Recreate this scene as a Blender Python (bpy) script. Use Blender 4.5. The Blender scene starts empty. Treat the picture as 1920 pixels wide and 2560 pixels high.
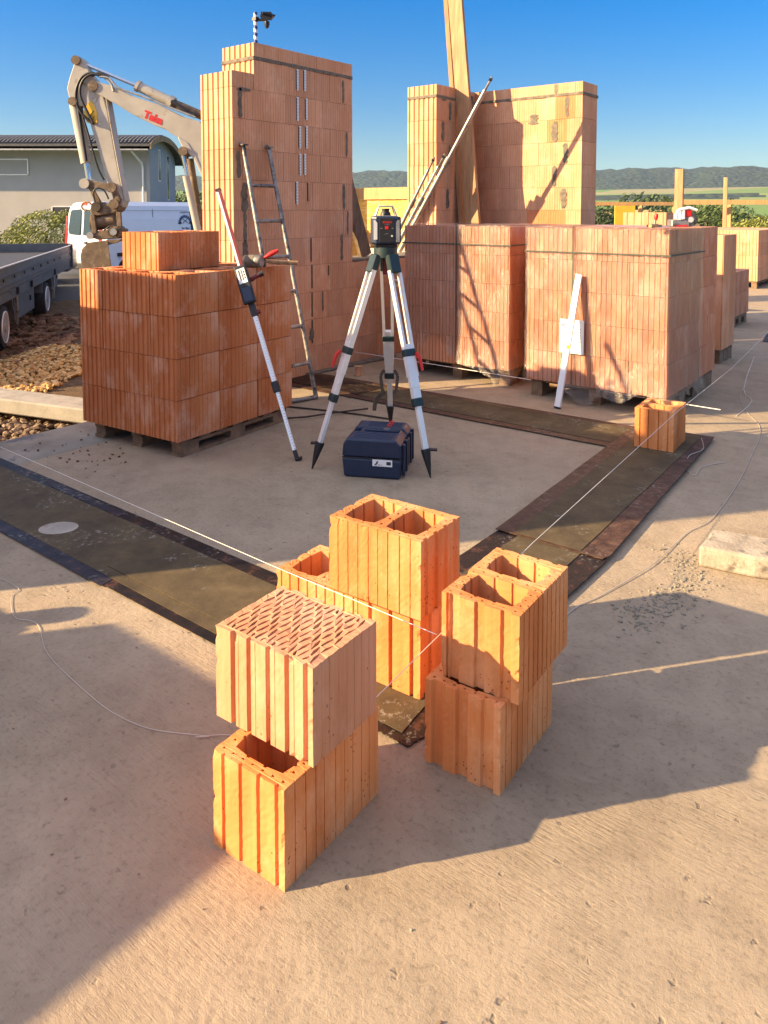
import bpy, bmesh, math, random
from mathutils import Vector, Matrix, noise, geometry
random.seed(7)
R = math.radians
S = bpy.context.scene
COL = S.collection
# ------------------------------------------------------------------ camera
TH = 38.2; PITCH = 3.5; FPX = 1918.0; H = 1.6
camd = bpy.data.cameras.new('camera'); cam = bpy.data.objects.new('camera', camd); COL.objects.link(cam)
cam.location = (0, 0, H); cam.rotation_euler = (R(90-PITCH), 0, R(TH))
camd.sensor_fit = 'VERTICAL'; camd.sensor_height = 36; camd.lens = 36*FPX/2560
Y0 = 525+FPX*math.tan(R(PITCH)); camd.shift_y = -(1280-Y0)/2560; camd.shift_x = 0
camd.clip_start = .05; camd.clip_end = 20000
S.camera = cam
# ------------------------------------------------------------------ sky, sun, exposure
SKY_LO, SKY_HI, SKY_SAT = .43, .82, 1.52; FILL_SUN, FILL_TOP = 7.2, 3.1; FILL_COL = (1.0, .875, .77)
SUN_EL = 22.0; SUN_AZ = 51.5      # light travels towards (cos az, sin az)
w = bpy.data.worlds.new('World'); S.world = w; w.use_nodes = True
nt = w.node_tree; bg = nt.nodes['Background']
sky = nt.nodes.new('ShaderNodeTexSky'); sky.sky_type = 'NISHITA'; sky.sun_disc = False
sky.sun_elevation = R(SUN_EL); sky.altitude = 300; sky.air_density = 1.0; sky.dust_density = .15; sky.ozone_density = 3.0
sx, sy = -math.cos(R(SUN_AZ)), -math.sin(R(SUN_AZ))
sky.sun_rotation = math.atan2(sx, sy)
def wn(t, **k):
    n = nt.nodes.new(t)
    for q, v in k.items(): setattr(n, q, v)
    return n
wtc = wn('ShaderNodeTexCoord'); wsp = wn('ShaderNodeSeparateXYZ'); nt.links.new(wtc.outputs['Generated'], wsp.inputs[0])
# clear deep blue low in the north, warm fill glow added overhead and sunward to brighten the shade
low = wn('ShaderNodeMapRange'); low.inputs[1].default_value = -.02; low.inputs[2].default_value = .28; low.inputs[3].default_value = SKY_LO; low.inputs[4].default_value = SKY_HI
nt.links.new(wsp.outputs['Z'], low.inputs[0])
hs = wn('ShaderNodeHueSaturation'); hs.inputs['Hue'].default_value = .51; hs.inputs['Saturation'].default_value = SKY_SAT; nt.links.new(sky.outputs[0], hs.inputs['Color']); nt.links.new(low.outputs[0], hs.inputs['Value'])
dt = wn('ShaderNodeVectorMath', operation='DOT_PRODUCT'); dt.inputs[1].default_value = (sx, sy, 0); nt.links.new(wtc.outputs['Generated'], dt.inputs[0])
v1 = wn('ShaderNodeMapRange', interpolation_type='SMOOTHSTEP'); v1.inputs[1].default_value = .32; v1.inputs[2].default_value = .85; v1.inputs[4].default_value = FILL_SUN; nt.links.new(dt.outputs['Value'], v1.inputs[0])
v2 = wn('ShaderNodeMapRange', interpolation_type='SMOOTHSTEP'); v2.inputs[1].default_value = .32; v2.inputs[2].default_value = .65; v2.inputs[4].default_value = FILL_TOP; nt.links.new(wsp.outputs['Z'], v2.inputs[0])
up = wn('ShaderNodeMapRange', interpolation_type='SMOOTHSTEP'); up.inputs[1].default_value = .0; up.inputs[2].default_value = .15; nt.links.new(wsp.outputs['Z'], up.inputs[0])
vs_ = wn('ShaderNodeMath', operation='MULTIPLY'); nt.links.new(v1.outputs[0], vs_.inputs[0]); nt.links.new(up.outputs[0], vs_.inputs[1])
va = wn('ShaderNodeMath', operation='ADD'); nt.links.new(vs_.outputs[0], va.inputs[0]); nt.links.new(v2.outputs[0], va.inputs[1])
vc = wn('ShaderNodeVectorMath', operation='SCALE'); vc.inputs[0].default_value = FILL_COL; nt.links.new(va.outputs[0], vc.inputs['Scale'])
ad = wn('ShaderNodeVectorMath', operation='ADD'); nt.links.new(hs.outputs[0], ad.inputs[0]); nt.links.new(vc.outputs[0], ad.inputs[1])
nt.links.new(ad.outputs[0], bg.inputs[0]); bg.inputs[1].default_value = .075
sl = bpy.data.lights.new('sun', 'SUN'); sl.energy = 4.9; sl.angle = R(.53); sl.color = (1, .72, .39)
so = bpy.data.objects.new('sun', sl); COL.objects.link(so)
so.rotation_euler = Vector((sx*math.cos(R(SUN_EL)), sy*math.cos(R(SUN_EL)), math.sin(R(SUN_EL)))).to_track_quat('Z', 'Y').to_euler()
S.view_settings.view_transform = 'Standard'; S.view_settings.look = 'None'
S.view_settings.exposure = 1.66; S.view_settings.gamma = 1
S.render.engine = 'CYCLES'
# ------------------------------------------------------------------ frames
FH = Vector((-math.sin(R(TH)), math.cos(R(TH)), 0)); RT = Vector((math.cos(R(TH)), math.sin(R(TH)), 0))
def CW(X, D, z=0.): return FH*D+RT*X+Vector((0, 0, z))     # metres right / ahead of the photographer
# ------------------------------------------------------------------ materials
def newmat(name):
    m = bpy.data.materials.new(name); m.use_nodes = True
    return m, m.node_tree, m.node_tree.nodes['Principled BSDF']
def N(nt, t, **k):
    n = nt.nodes.new(t)
    for a, b in k.items(): setattr(n, a, b)
    return n
def coords(nt, kind='Object', scale=(1, 1, 1)):
    tc = N(nt, 'ShaderNodeTexCoord'); mp = N(nt, 'ShaderNodeMapping'); mp.inputs['Scale'].default_value = scale
    nt.links.new(tc.outputs[kind], mp.inputs[0]); return mp.outputs[0]
def noi(nt, vec, scale, detail=5, rough=.55):
    n = N(nt, 'ShaderNodeTexNoise'); n.inputs['Scale'].default_value = scale; n.inputs['Detail'].default_value = detail
    n.inputs['Roughness'].default_value = rough; nt.links.new(vec, n.inputs['Vector']); return n.outputs['Fac']
def ramp(nt, fac, stops):
    r = N(nt, 'ShaderNodeValToRGB'); e = r.color_ramp.elements
    while len(e) < len(stops): e.new(.5)
    for i, (p, c) in enumerate(stops):
        e[i].position = p; e[i].color = (*c, 1) if len(c) == 3 else c
    nt.links.new(fac, r.inputs[0]); return r.outputs[0]
def mix(nt, fac, a, b, mode='MIX'):
    n = N(nt, 'ShaderNodeMix', data_type='RGBA', blend_type=mode)
    for i, v in ((0, fac), (6, a), (7, b)):
        if hasattr(v, 'links'): nt.links.new(v, n.inputs[i])
        elif i == 0: n.inputs[0].default_value = v
        else: n.inputs[i].default_value = (*v, 1)
    return n.outputs[2]
def math_(nt, op, a, b=0.):
    n = N(nt, 'ShaderNodeMath', operation=op)
    for i, v in ((0, a), (1, b)):
        if hasattr(v, 'links'): nt.links.new(v, n.inputs[i])
        else: n.inputs[i].default_value = v
    return n.outputs[0]
def bump(nt, bs, h, strength, dist):
    b = N(nt, 'ShaderNodeBump'); b.inputs['Strength'].default_value = strength; b.inputs['Distance'].default_value = dist
    nt.links.new(h, b.inputs['Height']); nt.links.new(b.outputs[0], bs.inputs['Normal'])
def lnk(nt, a, b): nt.links.new(a, b)
def plain(name, col, rough=.6, metal=0., var=.12, scale=8, bmp=0., kind='Object', stretch=(1, 1, 1), spec=.5, dirt=None, coat=0):
    m, nt, bs = newmat(name)
    v = coords(nt, kind, stretch); f = noi(nt, v, scale, 6)
    c = ramp(nt, f, [(.3, [x*(1-var) for x in col]), (.7, [min(1, x*(1+var)) for x in col])])
    if dirt:
        f2 = noi(nt, v, dirt[1], 8, .7)
        c = mix(nt, ramp(nt, f2, [(dirt[2], (0, 0, 0)), (dirt[2]+.12, (1, 1, 1))]), c, dirt[0])
    lnk(nt, c, bs.inputs['Base Color'])
    bs.inputs['Roughness'].default_value = rough; bs.inputs['Metallic'].default_value = metal
    bs.inputs['Specular IOR Level'].default_value = spec; bs.inputs['Coat Weight'].default_value = coat
    if bmp: bump(nt, bs, noi(nt, v, scale*6, 6), bmp, .004)
    return m
def coordr(nt, kind='Object', scale=(1, 1, 1)):
    """object coordinates shifted per object, so that copies do not share their stains"""
    tc = N(nt, 'ShaderNodeTexCoord'); oi = N(nt, 'ShaderNodeObjectInfo'); ad = N(nt, 'ShaderNodeVectorMath', operation='ADD'); sc = N(nt, 'ShaderNodeVectorMath', operation='SCALE')
    sc.inputs[0].default_value = (23.1, 17.7, 9.3); nt.links.new(oi.outputs['Random'], sc.inputs['Scale']); nt.links.new(tc.outputs[kind], ad.inputs[0]); nt.links.new(sc.outputs[0], ad.inputs[1])
    mp = N(nt, 'ShaderNodeMapping'); mp.inputs['Scale'].default_value = scale; nt.links.new(ad.outputs[0], mp.inputs[0]); return mp.outputs[0]
def clay(name, c1, c2, c3, sc=3., rnd=.12, face=False):
    m, nt, bs = newmat(name)
    v = coords(nt, 'Object', (1, 1, .35)); big = noi(nt, v, sc, 3)
    v2 = coords(nt, 'Object', (1, 1, .04)); st = noi(nt, v2, 60, 4, .6)
    v3 = coords(nt, 'Object'); 
    c = ramp(nt, big, [(.36, c1), (.52, c2), (.68, c3)])
    c = mix(nt, .18, c, ramp(nt, st, [(.35, (.25, .25, .25)), (.65, (1, 1, 1))]), 'MULTIPLY')
    # scattered dark pores
    vo = N(nt, 'ShaderNodeTexVoronoi'); vo.inputs['Scale'].default_value = 62; lnk(nt, v3, vo.inputs['Vector'])
    pore = math_(nt, 'LESS_THAN', vo.outputs['Distance'], .19)
    pn = math_(nt, 'GREATER_THAN', noi(nt, v3, 9, 2), .58)
    pf = math_(nt, 'MULTIPLY', pore, pn)
    du = ramp(nt, noi(nt, coordr(nt, 'Object', (1, 1, .6)), 5.5, 7, .68), [(.50, (0, 0, 0)), (.66, (1, 1, 1))])
    c = mix(nt, math_(nt, 'MULTIPLY', du, .34), c, [min(.8, x*1.05+.13) for x in c3])
    c = mix(nt, math_(nt, 'MULTIPLY', pf, .75), c, [x*.35 for x in c1])
    oi = N(nt, 'ShaderNodeObjectInfo')
    hsv = N(nt, 'ShaderNodeHueSaturation'); mr = N(nt, 'ShaderNodeMapRange')
    lnk(nt, oi.outputs['Random'], mr.inputs[0]); mr.inputs[3].default_value = 1-rnd; mr.inputs[4].default_value = 1+rnd
    lnk(nt, c, hsv.inputs['Color']); lnk(nt, mr.outputs[0], hsv.inputs['Value'])
    c = hsv.outputs[0]
    if face:   # a built wall: one tone per laid block, kept in a face attribute
        at = N(nt, 'ShaderNodeAttribute', attribute_name='tone')
        c = mix(nt, 1., c, ramp(nt, at.outputs['Fac'], [(0, (.78, .76, .74)), (.8, (1.12, 1.08, 1.02)), (1, (1.0, .66, .5))]), 'MULTIPLY')
    lnk(nt, c, bs.inputs['Base Color']); bs.inputs['Roughness'].default_value = .82
    bs.inputs['Specular IOR Level'].default_value = .25
    h = math_(nt, 'SUBTRACT', math_(nt, 'ADD', math_(nt, 'MULTIPLY', st, .5), math_(nt, 'MULTIPLY', noi(nt, v3, 260, 4), .35)), pf)
    bump(nt, bs, h, .5, .0018)
    return m
M = {}
M['clay'] = clay('clay_orange', (.56, .178, .050), (.68, .262, .086), (.76, .355, .15))
M['clay_pale'] = clay('clay_pale', (.59, .265, .13), (.65, .32, .17), (.70, .375, .225))
M['clay_pack'] = clay('clay_pallet', (.47, .135, .04), (.60, .215, .08), (.72, .40, .25), 2.2, .045)
M['clay_film'] = clay('clay_wrapped', (.53, .21, .105), (.61, .28, .155), (.68, .36, .23), 2.2, .035)
M['clay_wall'] = clay('clay_wall', (.62, .31, .17), (.68, .36, .21), (.72, .405, .25), 2.0, .0, True)
M['mortar'] = plain('mortar_grey', (.165, .14, .105), .95, 0, .35, 18, .8)
M['kerb'] = plain('grey_kerb', (.27, .25, .215), .9, 0, .2, 7, .8, dirt=((.15, .13, .10), 6, .58))
M['rough'] = plain('rough_concrete', (.36, .30, .225), .95, 0, .25, 9, 1., dirt=((.15, .13, .10), 12, .53))
M['crumb'] = plain('mortar_crumb', (.25, .22, .165), .95, 0, .3, 30)
M['joint'] = plain('joint_brown', (.30, .17, .09), .95, 0, .2, 20)  # darker brown of the core between the wall blocks
M['wood'] = plain('raw_timber', (.37, .21, .10), .75, 0, .28, 5, .35, stretch=(6, 6, .6))
M['wood_y'] = plain('fresh_timber', (.47, .28, .11), .7, 0, .22, 5, .3, stretch=(6, 6, .6))
M['wood_grey'] = plain('weathered_timber', (.16, .115, .075), .85, 0, .35, 6, .5, stretch=(5, 5, 1))
M['wood_pallet'] = plain('pallet_timber', (.20, .13, .075), .85, 0, .35, 12, .5)
M['steel'] = plain('galvanised_steel', (.38, .37, .35), .42, .7, .25, 10, .15, dirt=((.16, .14, .12), 6, .58))
M['steel_old'] = plain('worn_steel', (.28, .26, .23), .5, .6, .4, 14, .3, dirt=((.06, .055, .05), 9, .5))
M['rod'] = plain('chrome_rod', (.62, .66, .72), .15, 1, .05, 4)
M['alu'] = plain('aluminium', (.84, .80, .75), .4, .35, .06, 10)
M['alu_w'] = plain('light_aluminium', (.88, .88, .86), .3, .15, .03, 10)
M['black'] = plain('black_plastic', (.012, .012, .013), .5, 0, .2, 20)
M['bgreen'] = plain('dark_green_plastic', (.012, .03, .032), .45, 0, .2, 20)
M['navy'] = plain('navy_plastic', (.010, .022, .055), .38, 0, .15, 30, .12, dirt=((.05, .06, .08), 14, .66))
M['red'] = plain('red_plastic', (.62, .015, .012), .4, 0, .1, 10)
M['redtext'] = plain('red_print', (.55, .02, .02), .5, 0, .05, 10)
M['dred'] = plain('dark_red_paint', (.16, .012, .015), .45, 0, .1, 10)
M['white'] = plain('white_paint', (.80, .80, .80), .35, 0, .03, 6)
M['vanwhite'] = plain('van_white', (.80, .81, .83), .25, 0, .03, 1.5, coat=.4)
M['paper'] = plain('paper_label', (.78, .78, .76), .6, 0, .04, 20)
M['ink'] = plain('print_ink', (.03, .03, .035), .6, 0, .05, 10)
M['bluetext'] = plain('blue_print', (.05, .08, .2), .5, 0, .05, 10)
M['rubber'] = plain('tyre_rubber', (.022, .021, .022), .85, 0, .3, 20, .4)
M['rim'] = plain('dusty_rim', (.36, .30, .26), .6, .1, .2, 5, dirt=((.2, .13, .08), 5, .55))
M['bed'] = plain('grey_bed_metal', (.13, .13, .135), .5, .4, .2, 4, .1, dirt=((.2, .16, .12), 3, .6))
M['bedfloor'] = plain('dark_bed_floor', (.035, .037, .04), .7, 0, .3, 4)
M['exc'] = plain('excavator_paint', (.40, .37, .31), .5, .05, .14, 3, .1, dirt=((.17, .12, .075), 4, .60))
M['muddy'] = plain('muddy_steel', (.15, .105, .065), .75, .2, .4, 9, .7, dirt=((.30, .24, .17), 7, .55))
M['glass'] = plain('dark_glass', (.012, .022, .022), .08, 0, .1, 2)
M['render'] = plain('grey_wall_render', (.43, .40, .37), .9, 0, .05, 1.2, .1)
M['render2'] = plain('slate_wall_render', (.34, .34, .35), .9, 0, .05, 1.2, .1)
M['tile'] = plain('roof_tile', (.085, .085, .088), .65, 0, .35, 9, .2)
M['dark'] = plain('dark_door', (.015, .018, .03), .5, 0, .1, 5)
M['string'] = plain('mason_string', (.80, .74, .66), .7, 0, .05, 5)
M['string_g'] = plain('grey_string', (.50, .44, .38), .8, 0, .1, 5)
M['rebar'] = plain('rusty_bar', (.05, .035, .028), .8, .3, .3, 30)
M['olive_tape'] = plain('strap_green', (.05, .06, .04), .6, 0, .2, 10)
M['lime'] = plain('vial_lime', (.45, .7, .02), .2, 0, .05, 10)
M['osb_w'] = plain('yellow_formwork', (.75, .46, .04), .5, 0, .12, 3, .1)
M['slats'] = plain('rust_stone', (.3, .2, .1), .9, 0, .3, 5)
M['blue'] = plain('blue_paint', (.02, .05, .25), .4, 0, .05, 10)
M['tan'] = plain('tan_wood', (.42, .26, .14), .6, 0, .15, 10, stretch=(6, 1, 6))
def osb():
    m, nt, bs = newmat('osb_board'); v = coords(nt, 'Object', (1, 1, 2.2))
    vo = N(nt, 'ShaderNodeTexVoronoi'); vo.inputs['Scale'].default_value = 14; lnk(nt, v, vo.inputs['Vector'])
    c = ramp(nt, math_(nt, 'FRACT', math_(nt, 'MULTIPLY', vo.outputs['Color'], 3.1)), [(0, (.62, .36, .05)), (.6, (.76, .48, .09)), (1, (.82, .58, .2))])
    lnk(nt, c, bs.inputs['Base Color']); bs.inputs['Roughness'].default_value = .7; return m
M['osb'] = osb()
def concrete():
    m, nt, bs = newmat('trowelled_concrete'); v = coords(nt, 'Object')
    f1 = noi(nt, v, .9, 6); f2 = noi(nt, v, 7, 8, .65); f3 = noi(nt, v, 55, 6, .7)
    c = ramp(nt, f1, [(.3, (.33, .262, .178)), (.7, (.395, .315, .218))])
    c = mix(nt, .5, c, ramp(nt, f2, [(.3, (.62, .60, .58)), (.55, (1, 1, 1)), (.8, (1.08, 1.06, 1.02))]), 'MULTIPLY')
    c = mix(nt, .6, c, ramp(nt, f3, [(.30, (.42, .40, .37)), (.48, (1, 1, 1))]), 'MULTIPLY')
    f4 = noi(nt, v, 2.6, 8, .72); c = mix(nt, .45, c, ramp(nt, f4, [(.36, (.68, .66, .64)), (.52, (1, 1, 1)), (.70, (1.14, 1.12, 1.08))]), 'MULTIPLY')
    # brushed drag marks, broken up
    vs = N(nt, 'ShaderNodeMapping'); vs.inputs['Rotation'].default_value = (0, 0, R(62)); vs.inputs['Scale'].default_value = (1, 8, 1); lnk(nt, v, vs.inputs[0])
    dr = noi(nt, vs.outputs[0], 13, 8, .75)
    msk = ramp(nt, noi(nt, v, 1.3, 3), [(.42, (0, 0, 0)), (.6, (1, 1, 1))])
    pit = N(nt, 'ShaderNodeTexVoronoi'); pit.inputs['Scale'].default_value = 19
    wv = N(nt, 'ShaderNodeVectorMath', operation='ADD'); nn = N(nt, 'ShaderNodeTexNoise'); nn.inputs['Scale'].default_value = 30
    lnk(nt, v, nn.inputs['Vector']); sc = N(nt, 'ShaderNodeVectorMath', operation='SCALE'); sc.inputs['Scale'].default_value = .05
    lnk(nt, nn.outputs['Color'], sc.inputs[0]); lnk(nt, v, wv.inputs[0]); lnk(nt, sc.outputs[0], wv.inputs[1])
    lnk(nt, wv.outputs[0], pit.inputs['Vector'])
    sel = math_(nt, 'GREATER_THAN', N_sep(nt, pit.outputs['Color']), .80)
    pitm = math_(nt, 'MULTIPLY', ramp(nt, pit.outputs['Distance'], [(.10, (1, 1, 1)), (.2, (0, 0, 0))]), sel)
    c = mix(nt, math_(nt, 'MULTIPLY', pitm, .5), c, (.12, .095, .07))
    # mason's clay dust and damp stains
    st = ramp(nt, noi(nt, v, .55, 4, .6), [(.52, (0, 0, 0)), (.66, (1, 1, 1))])
    c = mix(nt, math_(nt, 'MULTIPLY', st, .28), c, (.36, .25, .17))
    lnk(nt, c, bs.inputs['Base Color']); bs.inputs['Roughness'].default_value = .85; bs.inputs['Specular IOR Level'].default_value = .3
    h = math_(nt, 'ADD', math_(nt, 'MULTIPLY', f2, .55), math_(nt, 'MULTIPLY', f3, .42))
    h = math_(nt, 'ADD', h, math_(nt, 'MULTIPLY', math_(nt, 'MULTIPLY', dr, msk), 1.15))
    h = math_(nt, 'ADD', h, math_(nt, 'MULTIPLY', noi(nt, v, 230, 4, .7), .18))
    h = math_(nt, 'SUBTRACT', h, math_(nt, 'MULTIPLY', pitm, .35))
    mw = N(nt, 'ShaderNodeMapping'); mw.inputs['Rotation'].default_value = (0, 0, -R(20)); lnk(nt, v, mw.inputs[0])
    wt = N(nt, 'ShaderNodeTexWave'); wt.inputs['Scale'].default_value = 9.; wt.inputs['Distortion'].default_value = 9.; wt.inputs['Detail'].default_value = 3; wt.inputs['Detail Scale'].default_value = .8; lnk(nt, mw.outputs[0], wt.inputs['Vector'])
    h = math_(nt, 'ADD', h, math_(nt, 'MULTIPLY', math_(nt, 'MULTIPLY', wt.outputs['Fac'], ramp(nt, noi(nt, v, .8, 2), [(.5, (0, 0, 0)), (.68, (1, 1, 1))])), .085))
    bump(nt, bs, h, .75, .010)
    return m
def N_sep(nt, col):
    s = N(nt, 'ShaderNodeSeparateColor'); lnk(nt, col, s.inputs[0]); return s.outputs[0]
M['concrete'] = concrete()
M['concrete2'] = plain('smooth_concrete', (.38, .34, .28), .9, 0, .22, 6, 1., dirt=((.17, .145, .11), 7, .56))
M['plate'] = plain('damp_concrete_edge', (.255, .235, .19), .9, 0, .25, 4, .8, spec=.15, dirt=((.06, .08, .12), 2.5, .56))
def membrane(name, a, b, c3, shine=.5, sc=5):
    m, nt, bs = newmat(name); v = coords(nt, 'Object'); f = noi(nt, v, sc, 8, .7)
    c = ramp(nt, f, [(.35, a), (.55, b), (.72, c3)])
    g = noi(nt, v, 220, 3); c = mix(nt, .4, c, ramp(nt, g, [(.3, (.45, .45, .45)), (.7, (1.3, 1.3, 1.3))]), 'MULTIPLY')
    # whitish scuffs from boots
    sf = math_(nt, 'MULTIPLY', ramp(nt, noi(nt, v, 3.2, 2), [(.54, (0, 0, 0)), (.62, (1, 1, 1))]), ramp(nt, noi(nt, v, 38, 5, .75), [(.54, (0, 0, 0)), (.66, (1, 1, 1))]))
    c = mix(nt, math_(nt, 'MULTIPLY', sf, .75), c, (.33, .31, .27))
    lnk(nt, c, bs.inputs['Base Color']); bs.inputs['Roughness'].default_value = shine; bs.inputs['Specular IOR Level'].default_value = .25
    bump(nt, bs, math_(nt, 'ADD', g, math_(nt, 'MULTIPLY', f, 3)), .5, .003)
    return m
M['olive'] = membrane('bitumen_olive', (.062, .045, .025), (.10, .074, .038), (.14, .105, .055), .75)
M['bitu'] = membrane('bitumen_black', (.006, .005, .005), (.020, .012, .009), (.15, .06, .035), .5, 11)
M['bitu_blue'] = membrane('bitumen_foil_edge', (.010, .010, .014), (.028, .024, .034), (.11, .055, .038), .5, 14)
M['bitu_rust'] = membrane('bitumen_rusty', (.035, .018, .012), (.085, .045, .03), (.17, .10, .07), .55, 16)
def film():
    m = bpy.data.materials.new('stretch_film'); m.use_nodes = True; nt = m.node_tree; nt.nodes.clear()
    out = N(nt, 'ShaderNodeOutputMaterial'); tr = N(nt, 'ShaderNodeBsdfTransparent'); tr.inputs[0].default_value = (.97, .97, .97, 1)
    gl = N(nt, 'ShaderNodeBsdfGlossy'); gl.inputs['Roughness'].default_value = .17; gl.inputs[0].default_value = (.9, .9, .9, 1)
    df = N(nt, 'ShaderNodeBsdfDiffuse'); df.inputs[0].default_value = (.74, .62, .54, 1)
    v = coords(nt, 'Object', (1, 1, .5)); wr = noi(nt, v, 6, 9, .7); wr2 = noi(nt, v, 22, 4)
    b = N(nt, 'ShaderNodeBump'); b.inputs['Strength'].default_value = 1.; b.inputs['Distance'].default_value = .028
    lnk(nt, math_(nt, 'ADD', wr, math_(nt, 'MULTIPLY', wr2, .3)), b.inputs['Height']); lnk(nt, b.outputs[0], gl.inputs['Normal'])
    m1 = N(nt, 'ShaderNodeMixShader'); m2 = N(nt, 'ShaderNodeMixShader')
    lnk(nt, ramp(nt, wr, [(.46, (.04, .04, .04)), (.76, (.22, .22, .22))]), m1.inputs[0])
    lnk(nt, tr.outputs[0], m1.inputs[1]); lnk(nt, df.outputs[0], m1.inputs[2])
    fr = N(nt, 'ShaderNodeFresnel'); fr.inputs[0].default_value = 1.4; lnk(nt, b.outputs[0], fr.inputs['Normal'])
    lnk(nt, math_(nt, 'ADD', math_(nt, 'MULTIPLY', fr.outputs[0], .7), .03), m2.inputs[0])
    lnk(nt, m1.outputs[0], m2.inputs[1]); lnk(nt, gl.outputs[0], m2.inputs[2]); lnk(nt, m2.outputs[0], out.inputs[0])
    return m
M['film'] = film()
def leafm(name, a, b):
    m, nt, bs = newmat(name); oi = N(nt, 'ShaderNodeTexCoord'); f = noi(nt, oi.outputs['Object'], 1.6, 4)
    g = N(nt, 'ShaderNodeNewGeometry'); rr = g.outputs['Random Per Island']
    c = mix(nt, rr, ramp(nt, f, [(.3, a), (.7, b)]), b); lnk(nt, c, bs.inputs['Base Color']); bs.inputs['Roughness'].default_value = .6
    bs.inputs['Subsurface Weight'].default_value = 0
    return m
M['leaf'] = leafm('leaf_green', (.035, .06, .015), (.09, .13, .03))
M['leaf_y'] = leafm('leaf_yellow_green', (.10, .13, .02), (.24, .25, .05))
M['leaf_d'] = leafm('leaf_dark', (.018, .035, .012), (.05, .08, .022))
M['bark'] = plain('bark', (.08, .06, .04), .9, 0, .3, 6, .5)
# ------------------------------------------------------------------ mesh builder
def tag(o, label=None, cat=None, group=None, kind=None):
    if label: o['label'] = label
    if cat: o['category'] = cat
    if group: o['group'] = group
    if kind: o['kind'] = kind
    return o
def thing(name, label, cat, loc=(0, 0, 0), rz=0., group=None):
    o = bpy.data.objects.new(name, None); COL.objects.link(o); o.location = loc; o.rotation_euler = (0, 0, rz); o.empty_display_size = .1
    return tag(o, label, cat, group)
class MB:
    def __init__(s): s.v = []; s.f = []; s.t = []; s.sm = []
    def add(s, vs, fs, tone=.5, smooth=False):
        n = len(s.v); s.v += [tuple(q) for q in vs]; s.f += [tuple(i+n for i in f) for f in fs]; s.t += [tone]*len(fs); s.sm += [smooth]*len(fs); return s
    def box(s, x0, x1, y0, y1, z0, z1, rot=None, piv=None, tone=.5):
        vs = [Vector((x, y, z)) for z in (z0, z1) for y in (y0, y1) for x in (x0, x1)]
        if rot is not None:
            p = Vector(piv) if piv else Vector(((x0+x1)/2, (y0+y1)/2, (z0+z1)/2)); vs = [rot@(q-p)+p for q in vs]
        return s.add(vs, [(0, 2, 3, 1), (4, 5, 7, 6), (0, 1, 5, 4), (2, 6, 7, 3), (0, 4, 6, 2), (1, 3, 7, 5)], tone)
    def bar(s, p0, p1, w, h, up=(0, 0, 1), tone=.5):
        p0, p1 = Vector(p0), Vector(p1); d = (p1-p0).normalized(); a = d.cross(Vector(up))
        if a.length < 1e-4: a = d.cross(Vector((1, 0, 0)))
        a.normalize(); b = a.cross(d).normalized(); a *= w/2; b *= h/2
        vs = [p+i*a+j*b for p in (p0, p1) for i, j in ((-1, -1), (1, -1), (1, 1), (-1, 1))]
        return s.add(vs, [(0, 1, 2, 3), (7, 6, 5, 4), (0, 4, 5, 1), (1, 5, 6, 2), (2, 6, 7, 3), (3, 7, 4, 0)], tone)
    def tube(s, pts, r, n=10, cap=True):
        pts = [Vector(p) for p in pts]; rs = r if isinstance(r, (list, tuple)) else [r]*len(pts); vs = []; ref = None
        for i, p in enumerate(pts):
            d = (pts[min(i+1, len(pts)-1)]-pts[max(i-1, 0)]).normalized()
            if ref is None: ref = d.orthogonal().normalized()
            a = (ref-d*ref.dot(d)); a = a.normalized() if a.length > 1e-6 else d.orthogonal().normalized(); ref = a; b = d.cross(a)
            vs += [p+(a*math.cos(2*math.pi*k/n)+b*math.sin(2*math.pi*k/n))*rs[i] for k in range(n)]
        fs = [(i*n+k, i*n+(k+1) % n, (i+1)*n+(k+1) % n, (i+1)*n+k) for i in range(len(pts)-1) for k in range(n)]
        s.add(vs, fs, smooth=True)
        if cap:
            m = len(pts); s.add(vs[:n], [tuple(range(n-1, -1, -1))]); s.add(vs[-n:], [tuple(range(n))])
        return s
    def prism(s, pts, z0, z1, f=None, tone=.5, nz=1):
        """2D outline (counter-clockwise) extruded from z0 to z1, f maps (x, y, z) to space"""
        f = f or (lambda x, y, z: (x, y, z)); n = len(pts); vs = []
        for k in range(nz+1):
            z = z0+(z1-z0)*k/nz; vs += [f(p[0], p[1], z) for p in pts]
        fs = [(k*n+i, k*n+(i+1) % n, (k+1)*n+(i+1) % n, (k+1)*n+i) for k in range(nz) for i in range(n)]
        s.add(vs, fs+[tuple(range(n-1, -1, -1)), tuple(range(nz*n, nz*n+n))], tone); return s
    def build(s, name, mat, parent=None, smooth=None, bevel=0., local=False, loc=None, seg=1):
        me = bpy.data.meshes.new(name); off = Vector((0, 0, 0))
        if parent is not None and not local:
            ps = parent; chain = Matrix.Identity(4)
            while ps: chain = Matrix.LocRotScale(ps.location, ps.rotation_euler, ps.scale)@chain; ps = ps.parent
            inv = chain.inverted(); vs = [tuple(inv@Vector(q)) for q in s.v]
        elif loc is not None: off = Vector(loc); vs = [tuple(Vector(q)-off) for q in s.v]
        else: vs = s.v
        me.from_pydata(vs, [], s.f); me.polygons.foreach_set('use_smooth', s.sm if smooth is None else [smooth]*len(s.f))
        at = me.attributes.new('tone', 'FLOAT', 'FACE'); at.data.foreach_set('value', s.t)
        me.materials.append(M[mat] if isinstance(mat, str) else mat); me.update()
        o = bpy.data.objects.new(name, me); COL.objects.link(o)
        if loc is not None: o.location = off
        if parent is not None: o.parent = parent
        if bevel:
            b = o.modifiers.new('b', 'BEVEL'); b.width = bevel; b.segments = seg; b.limit_method = 'ANGLE'; b.angle_limit = R(50)
        return o
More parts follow.
